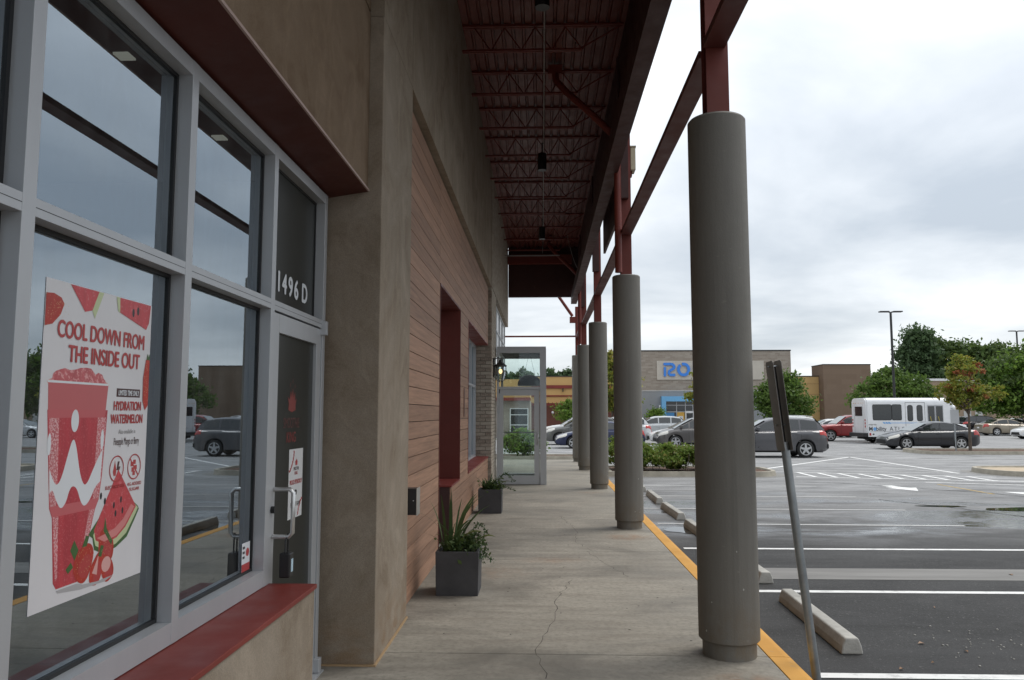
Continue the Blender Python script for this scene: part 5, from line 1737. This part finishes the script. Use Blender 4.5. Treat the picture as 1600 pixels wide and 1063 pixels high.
def vehicle(kind, name, label, nose, facing, col, cat, metal=.35, clear=None, roofrails=False, group=None, wheelmat=None):
    """nose: the point on the ground under the front bumper's centre; facing: -1 looks towards -X, +1 towards +X, or an angle"""
    sp = SPEC[kind]
    L, W, R = sp['L'], sp['W'], sp['R']
    ang = (math.pi if facing == -1 else 0.0) if facing in (-1, 1) else facing
    t = empty(name, (nose[0], nose[1], ZL), ang)
    tag(t, label, cat, group)
    pm = paint('paint_' + name, col, metal)
    up = np.array(sp['up']); rf = np.array(sp['roof'])
    clear = clear or (.19 if kind in ('sedan',) else .24)
    Ra = R + .065
    S = np.unique(np.round(np.concatenate([np.arange(0, L, .055), up[:, 0], rf[:, 0], [.02, L - .02, L]] + [w + Ra * np.cos(np.linspace(0, math.pi, 15)) for w in sp['wheels']]), 3))
    zu = lambda s: float(np.interp(s, up[:, 0], up[:, 1]))

    def hw(s):
        e = min(s, L - s)
        return W / 2 * (1 - .26 * max(0, 1 - e / .55) ** 2.3)

    def zb(s):
        z = clear + .10 * max(0, 1 - s / .35) ** 2 + .12 * max(0, 1 - (L - s) / .4) ** 2
        for w in sp['wheels']:
            d = abs(s - w)
            if d < Ra: z = max(z, R - .02 + math.sqrt(Ra * Ra - d * d))
        return z

    def section(s):
        w, b, u = hw(s), zb(s), zu(s)
        b = min(b, u - .12)
        mid = max(b + .03, .36 * b + .64 * u - .03)
        return [(0, b + .01), (w * .93, b), (w * .985, b + .06 if b + .06 < mid else b + .01), (w, mid), (w * .985, u - .10 if u - .10 > mid else mid + .02), (w * .90, u - .02), (w * .82, u), (0, u + .025)]

    m = MB()
    rows = []
    for s in S:
        sec = section(s)
        rows.append([(-s, y, z) for y, z in sec] + [(-s, -y, z) for y, z in reversed(sec[1:-1])])
    rows = [r + [r[0]] for r in rows]
    m.grid([list(reversed(r)) for r in rows])
    m.poly(list(rows[0][:-1])); m.poly(list(reversed(rows[-1][:-1])))
    # greenhouse
    zr = lambda s: float(np.interp(s, rf[:, 0], rf[:, 1]))

    def gsec(s):
        base = zu(s) - .03
        top = max(zr(s), base + .005)
        wb = hw(s) * .90
        h = top - base
        wt = wb - .30 * h
        return base, top, wb, wt
    s0, s1 = rf[0, 0], rf[-1, 0]
    G = [s for s in S if s0 <= s <= s1]
    grows = []
    for s in G:
        base, top, wb, wt = gsec(s)
        h = top - base
        half = [(wb, base), (wb - .30 * h * .5 + .012, base + h * .5), (wt + .01, top - .06 * min(1, h / .3)), (wt - .10, top - .012), (0, top + .012)]
        grows.append([(-s, y, z) for y, z in half] + [(-s, -y, z) for y, z in reversed(half[:-1])])
    m.grid(grows)
    bd = m.build('body', pm, t, smooth=38)

    # windows
    def side_win(a, b, sgn):
        lo, hi = [], []
        for s in np.linspace(a, b, 9):
            base, top, wb, wt = gsec(s)
            h = top - base
            if h < .12: h = .12
            f0, f1 = .10 + .02 / h, max(.3, 1 - .10 / h)
            yy = lambda f: (wb - .30 * h * f + .024 * f * (1 - f) * 2 + .008) * sgn
            hi.append((-s, yy(f1), base + h * f1)); lo.append((-s, yy(f0), base + h * f0))
        MB().grid([lo, hi] if sgn < 0 else [hi, lo]).build('side_window', M['car_glass'], t)

    for a, b in sp['win']:
        side_win(a, b, 1); side_win(a, b, -1)

    def top_win(rng_, nm, mat):
        rws = []
        for s in np.linspace(rng_[0], rng_[1], 7):
            base, top, wb, wt = gsec(s)
            k = (wt - .05)
            rws.append([(-s - (.012 if nm == 'rear_window' else -.012), k * f, top + .012 * (1 - f * f) + .010) for f in np.linspace(-1, 1, 7)])
        MB().grid(rws).build(nm, mat, t, smooth=60)
    top_win(sp['ws'], 'windscreen', M['windscreen'])
    top_win(sp['rw'], 'rear_window', M['car_glass'])
    # underside / wheel wells
    box('underbody', M['under'], t, -L + .25, -.25, -W / 2 + .20, W / 2 - .20, clear - .02, .62)
    # wheels
    for w in sp['wheels']:
        for sgn in (1, -1):
            y0, y1 = sgn * (W / 2 - .235), sgn * (W / 2 - .012)
            wh = MB().cyl((-w, y0, R), (-w, y1 - sgn * .02, R), R, n=26).cyl((-w, y1 - sgn * .02, R), (-w, y1, R), R, R * .93, n=26)
            wo = wh.build('wheel', M['tyre'], t, smooth=40)
            rm_ = MB()
            yf = y1 + sgn * .004
            rr = R * .70
            rm_.cyl((-w, y1 - sgn * .03, R), (-w, y1 + sgn * .001, R), rr * .99, rr * .99, n=24)
            rm_.build('rim_back', M['under'], wo)
            sk = MB()
            n = 24
            A = [(-w + rr * math.cos(2 * math.pi * i / n), yf, R + rr * math.sin(2 * math.pi * i / n)) for i in range(n)]
            Bq = [(-w + rr * .88 * math.cos(2 * math.pi * i / n), yf, R + rr * .88 * math.sin(2 * math.pi * i / n)) for i in range(n)]
            sk.add(A + Bq, [(i, (i + 1) % n, n + (i + 1) % n, n + i) for i in range(n)])
            for k in range(5):
                a = 2 * math.pi * k / 5 + .3
                u = Vector((math.cos(a), 0, math.sin(a))); v = Vector((-math.sin(a), 0, math.cos(a)))
                c = Vector((-w, yf, R))
                sk.poly([c + v * rr * .20, c + u * rr * .9 + v * rr * .14, c + u * rr * .9 - v * rr * .14, c - v * rr * .20])
            sk.poly([(-w + rr * .24 * math.cos(q), yf + sgn * .004, R + rr * .24 * math.sin(q)) for q in np.linspace(0, 6.28, 13)[:-1]])
            sk.build('rim', wheelmat or M['rim'], wo)
    # lamps, grille, trim as patches on the body's own surface
    def patch(a, b, f0, f1, sgn, nm, mat, off=.006, k=7):
        rws = []
        for s in np.linspace(a, b, k):
            se = section(s)
            def on(f):
                i = int(f); fr_ = f - i
                p, q = se[i], se[min(i + 1, len(se) - 1)]
                return ((p[0] + (q[0] - p[0]) * fr_), p[1] + (q[1] - p[1]) * fr_)
            rws.append([(-s + (off if s < L / 2 else -off), sgn * (on(f)[0] + off), on(f)[1] + off * .4) for f in np.linspace(f0, f1, 5)])
        MB().grid(rws).build(nm, mat, t, smooth=60)
    for sgn in (1, -1):
        patch(.03, .62 if kind != 'pickup' else .35, 3.6, 5.3, sgn, 'headlight', M['lamp_clear'])
        patch(L - (.42 if kind != 'pickup' else .14), L - .02, 3.3 if kind == 'sedan' else 3.6, 5.2, sgn, 'taillight', M['lamp_red'])
        for s in sp['seams']:
            patch(s - .006, s + .006, 2.2, 4.9, sgn, 'door_seam', M['under'], .003, 2)
        sx = sp['win'][0][0] + .08
        base, top, wb, wt = gsec(sx)
        y0, y1 = sorted((sgn * (wb + .0), sgn * (wb + .20)))
        box('mirror', pm, t, -sx - .02, -sx + .12, y0, y1, base + .06, base + .20, bevel=.03)
        for k, s in enumerate(sp['seams'][1:]):
            hy = hw(s) + .004
            y0, y1 = sorted((sgn * hy, sgn * (hy + .022)))
            zz = zu(s) - .20
            box('door_handle', pm, t, -s + .06, -s + .22, y0 - .01, y1 + .0, zz, zz + .03)
        if roofrails:
            pts = []
            for s in np.linspace(rf[3, 0], rf[-3, 0], 8):
                base, top, wb, wt = gsec(s)
                pts.append((-s, sgn * (wt - .06), top + .05))
            MB().tube(pts, .018, 6).build('roof_rail', M['trim'], t)
        # lower dark sill
        patch(sp['wheels'][0] + Ra + .05, sp['wheels'][1] - Ra - .05, 1.0, 2.0, sgn, 'sill_trim', M['under'], .004, 5)
    g0 = zu(0)
    box('grille', M['under'], t, -.04, .012, -W * .26, W * .26, g0 - .16, g0 - .02, bevel=.01)
    box('bumper_intake', M['under'], t, -.04, .008, -W * .30, W * .30, clear + .12, clear + .20)
    box('plate', M['white_plastic'], t, -L - .012, -L + .01, -.16, .16, .70 if kind != 'sedan' else .62, .82 if kind != 'sedan' else .74)
    if kind == 'pickup':
        box('bed_liner', M['under'], t, -5.2, -3.6, -.75, .75, 1.17, 1.20)
    if kind in ('suv', 'pickup', 'van'):
        box('rear_bumper', M['under'] if kind == 'suv' else M['trim'], t, -L - .015, -L + .18, -W * .40, W * .40, clear + .14, clear + .34, bevel=.03)
    return t


vehicle('suv', 'parked_suv', 'dark grey compact suv right behind the leaning sign', (7.59, 34.55), -1, (.085, .085, .092), 'car', .5)
vehicle('van', 'minivan', 'dark grey minivan beyond the hedge, left of the near column', (6.2, 43.55), -1, (.115, .108, .105), 'car', .5)
vehicle('sedan', 'parked_sedan', 'dark charcoal sedan parked in front of the white bus', (18.0, 42.4), -1, (.035, .037, .043), 'car', .4)
vehicle('pickup', 'pickup_truck', 'red pickup truck behind the rear of the bus', (18.6, 54.7), -1, (.24, .020, .022), 'pickup', .2, clear=.34)
vehicle('sedan', 'parked_sedan', 'navy blue sedan seen between the far columns', (.72, 42.9), -1, (.018, .026, .075), 'car', .4)
vehicle('suv', 'parked_suv', 'dark grey suv with bright headlights behind the navy sedan', (.15, 47.8), -1, (.12, .12, .115), 'car', .4)
vehicle('suv', 'parked_suv', 'white suv farthest left past the vestibule', (.1, 54.5), -1, (.62, .62, .62), 'car', .0, roofrails=True)
vehicle('sedan', 'parked_sedan', 'white sedan half hidden behind the grey minivan', (6.55, 48.6), -1, (.66, .66, .66), 'car', .0)
vehicle('suv', 'parked_suv', 'silver white hatchback whose red tail lamp shows beside the second column', (2.28, 49.9), -1, (.55, .56, .57), 'car', .2)
vehicle('suv', 'parked_suv', 'pale silver car roof showing above the white sedan', (5.9, 57.5), -1, (.48, .50, .51), 'car', .3)
vehicle('suv', 'parked_suv', 'white suv with roof rails behind the dark grey compact suv', (13.0, 50.6), -1, (.64, .64, .64), 'car', .0, roofrails=True)
vehicle('sedan', 'parked_sedan', 'white sedan roof showing between the suv and the red pickup', (20.2, 63), -1, (.62, .62, .61), 'car', .0)
vehicle('sedan', 'parked_sedan', 'tan beige sedan at the right, beyond the tree island', (42.4, 69.0), 1, (.30, .26, .20), 'car', .4)
vehicle('suv', 'parked_suv', 'black suv with red tail lamp behind the bus front', (42.6, 73.0), 1, (.025, .024, .027), 'car', .3)
vehicle('sedan', 'parked_sedan', 'white car nose cut off by the right edge', (35.15, 59.6), -1, (.66, .66, .66), 'car', .0)
vehicle('sedan', 'parked_sedan', 'pale car roof behind the tan sedan', (47.6, 76.5), 1, (.45, .46, .48), 'car', .3)


def bus():
    t = empty('shuttle_bus', (20.40, 50.0, ZL))
    t.scale = (.965, 1, 1)
    tag(t, 'white paratransit shuttle bus with blue stripe and Mobility lettering', 'bus')
    wm = paint('bus_white', (.72, .73, .74), 0, .35)
    B = MB()
    W = 2.35
    z0, zt = .42, 2.86
    prof = [(0, z0), (W, z0), (W, zt - .32)]
    prof += [(W - .32 + .32 * math.cos(rad(a)), zt - .32 + .32 * math.sin(rad(a))) for a in range(15, 91, 15)]
    prof += [(.32 + .32 * math.cos(rad(a)), zt - .32 + .32 * math.sin(rad(a))) for a in range(90, 166, 15)] + [(0, zt - .32)]
    B.prism(prof, 'x', .08, 5.35)
    # rounded rear cap and nose cap
    B.prism([(y * .94 + W * .03, z0 + (z - z0) * .985) for y, z in prof], 'x', 0, .08)
    B.prism([(y * .95 + W * .025, z0 + .9 + (z - z0 - .9) * .97 if z > z0 + .9 else z) for y, z in prof], 'x', 5.35, 5.6)
    B.build('body', wm, t, smooth=35)
    # cab
    C_ = MB()
    C_.hexa([(5.35, .10, .45), (6.65, .22, .45), (6.65, W - .22, .45), (5.35, W - .10, .45)], [(5.35, .14, 1.30), (6.50, .26, 1.16), (6.50, W - .26, 1.16), (5.35, W - .14, 1.30)])
    C_.hexa([(5.35, .14, 1.302), (6.05, .20, 1.24), (6.05, W - .20, 1.24), (5.35, W - .14, 1.302)], [(5.35, .24, 2.05), (5.62, .26, 2.05), (5.62, W - .26, 2.05), (5.35, W - .24, 2.05)])
    C_.build('cab', wm, t, bevel=.05)
    MB().poly([(6.075, .26, 1.27), (6.075, W - .26, 1.27), (5.66, W - .32, 1.98), (5.66, .32, 1.98)]).build('windscreen', M['windscreen'], t)
    MB().poly([(5.40, .155, 1.40), (5.92, .185, 1.36), (5.62, .236, 1.95), (5.40, .232, 1.95)]).build('cab_window', M['car_glass'], t)

    def win(x0, x1, za, zb, r=.09, nm='window', mat=None, y=-.012, frame=True):
        pts = []
        for cx, cz, a0 in ((x1 - r, zb - r, 0), (x0 + r, zb - r, 90), (x0 + r, za + r, 180), (x1 - r, za + r, 270)):
            for k in range(5):
                a = rad(a0 + k * 22.5); pts.append((cx + r * math.cos(a), cz + r * math.sin(a)))
        o = MB().prism(pts, 'y', y, .01).build(nm, mat or M['car_glass'], t)
        if frame:
            q = [((u - (x0 + x1) / 2) * (1 + .06 / (x1 - x0)) + (x0 + x1) / 2, (v - (za + zb) / 2) * (1 + .06 / (zb - za)) + (za + zb) / 2) for u, v in pts]
            MB().prism(q, 'y', y + .004, .008).build('gasket', M['gasket'], o)
        return o
    win(.43, 1.60, 1.48, 2.42)
    win(1.66, 2.24, 1.48, 2.42)
    win(2.66, 2.96, 1.42, 2.38, .12)
    win(3.26, 3.58, 1.42, 2.38, .12)
    for x in (2.50, 3.74):
        box('door_seam', M['gasket'], t, x, x + .018, -.004, .006, .75, 2.56)
    box('door_seam', M['gasket'], t, 2.50, 3.76, -.004, .006, 2.56, 2.578)
    # entry door
    for x0, x1 in ((3.95, 4.36), (4.46, 4.88)):
        o = box('entry_door', M['alu'], t, x0 - .04, x1 + .04, -.02, .004, .52, 2.42)
        box('door_glass', M['car_glass'], o, x0, x1, -.028, -.021, .62, 2.34)
        MB().tube([(x0 + .12, -.04, 1.7), (x0 + .22, -.04, 1.2), (x0 + .14, -.04, .8)], .02, 5).build('grab_rail', flat('rail_yellow', (.5, .4, .08)), o)
    # stripe, lettering
    stripe = flat('bus_blue', (.14, .36, .70), .4)
    box('stripe', stripe, t, 1.3, 3.95, -.008, .004, 1.27, 1.305)
    for k in range(3):
        MB().prism([(1.02 + k * .17, 1.34), (1.14 + k * .17, 1.34), (1.22 + k * .17, 1.24), (1.10 + k * .17, 1.24)], 'y', -.009, .003).build('stripe', stripe, t)
    dkt = flat('bus_ink', (.09, .09, .10), .4)
    text('marta', .16, M['ink_grey'], (.12, -.004, 1.14), t, .02, .002, .5, 'LEFT', '-y')
    text('M  bility', .36, dkt, (.12, -.004, .80), t, .02, .002, 1.12, 'LEFT', '-y')
    MB().prism([(.505 + .10 * math.cos(a), .905 + .115 * math.sin(a)) for a in np.linspace(0, 6.28, 19)[:-1]], 'y', -.008, .004).build('round_mark', stripe, t)
    text('ATLO', .36, dkt, (1.45, -.004, .80), t, .0, .002, 1.05, 'LEFT', '-y', spacing=1.25)
    box('side_marker', M['lamp_red'], t, .15, .26, -.012, .004, .50, .66)
    box('side_marker', M['ink_black'], t, .36, .46, -.01, .004, .54, .62)
    box('skirt_seam', M['ink_grey'], t, .2, 3.9, -.006, .004, .74, .752)
    # rear
    o = MB().prism([(.62, 1.72), (1.73, 1.72), (1.73, 2.32), (.62, 2.32)], 'x', -.015, .02).build('rear_window', M['car_glass'], t)
    for y in (.5, 1.85):
        box('rear_seam', M['ink_grey'], t, -.006, .004, y, y + .015, .6, 2.45)
    for y in (.16, 2.10):
        for z in (1.0, 1.2, 1.4):
            box('taillight', M['lamp_red'], t, -.02, .01, y, y + .10, z, z + .12)
    for y in (.4, .7, 1.15, 1.6, 1.9):
        box('marker_light', flat('amber', (.5, .2, .03)), t, -.015, .02, y, y + .07, 2.52, 2.56)
    box('bumper', M['black'], t, -.22, .25, .02, W - .02, .40, .66, bevel=.03)
    box('front_bumper', M['black'], t, 6.55, 6.75, .2, W - .2, .35, .6, bevel=.04)
    for y in (.30, W - .55):
        box('headlight', M['lamp_clear'], t, 6.50, 6.665, y, y + .25, .80, 1.0, bevel=.02)
    MB().box(5.55, 5.72, -.32, -.10, 1.62, 2.1).tube([(5.5, .2, 2.15), (5.62, -.2, 2.12)], .02, 5).build('mirror', wm, t, bevel=.02)
    MB().ball((5.6, 0.05, 2.25), .14, 8).build('mirror_pod', wm, t, smooth=60)
    for x in (1.25, 5.85):
        for y in (.03, W - .27):
            wo = MB().cyl((x, y, .37), (x, y + .24, .37), .37, n=22).build('wheel', M['tyre'], t, smooth=40)
            MB().cyl((x, y - .006, .37), (x, y + .02, .37), .2, n=16).build('rim', M['rim'], wo)
    box('chassis', M['under'], t, .2, 6.4, .3, W - .3, .25, .45)
    return t


bus()
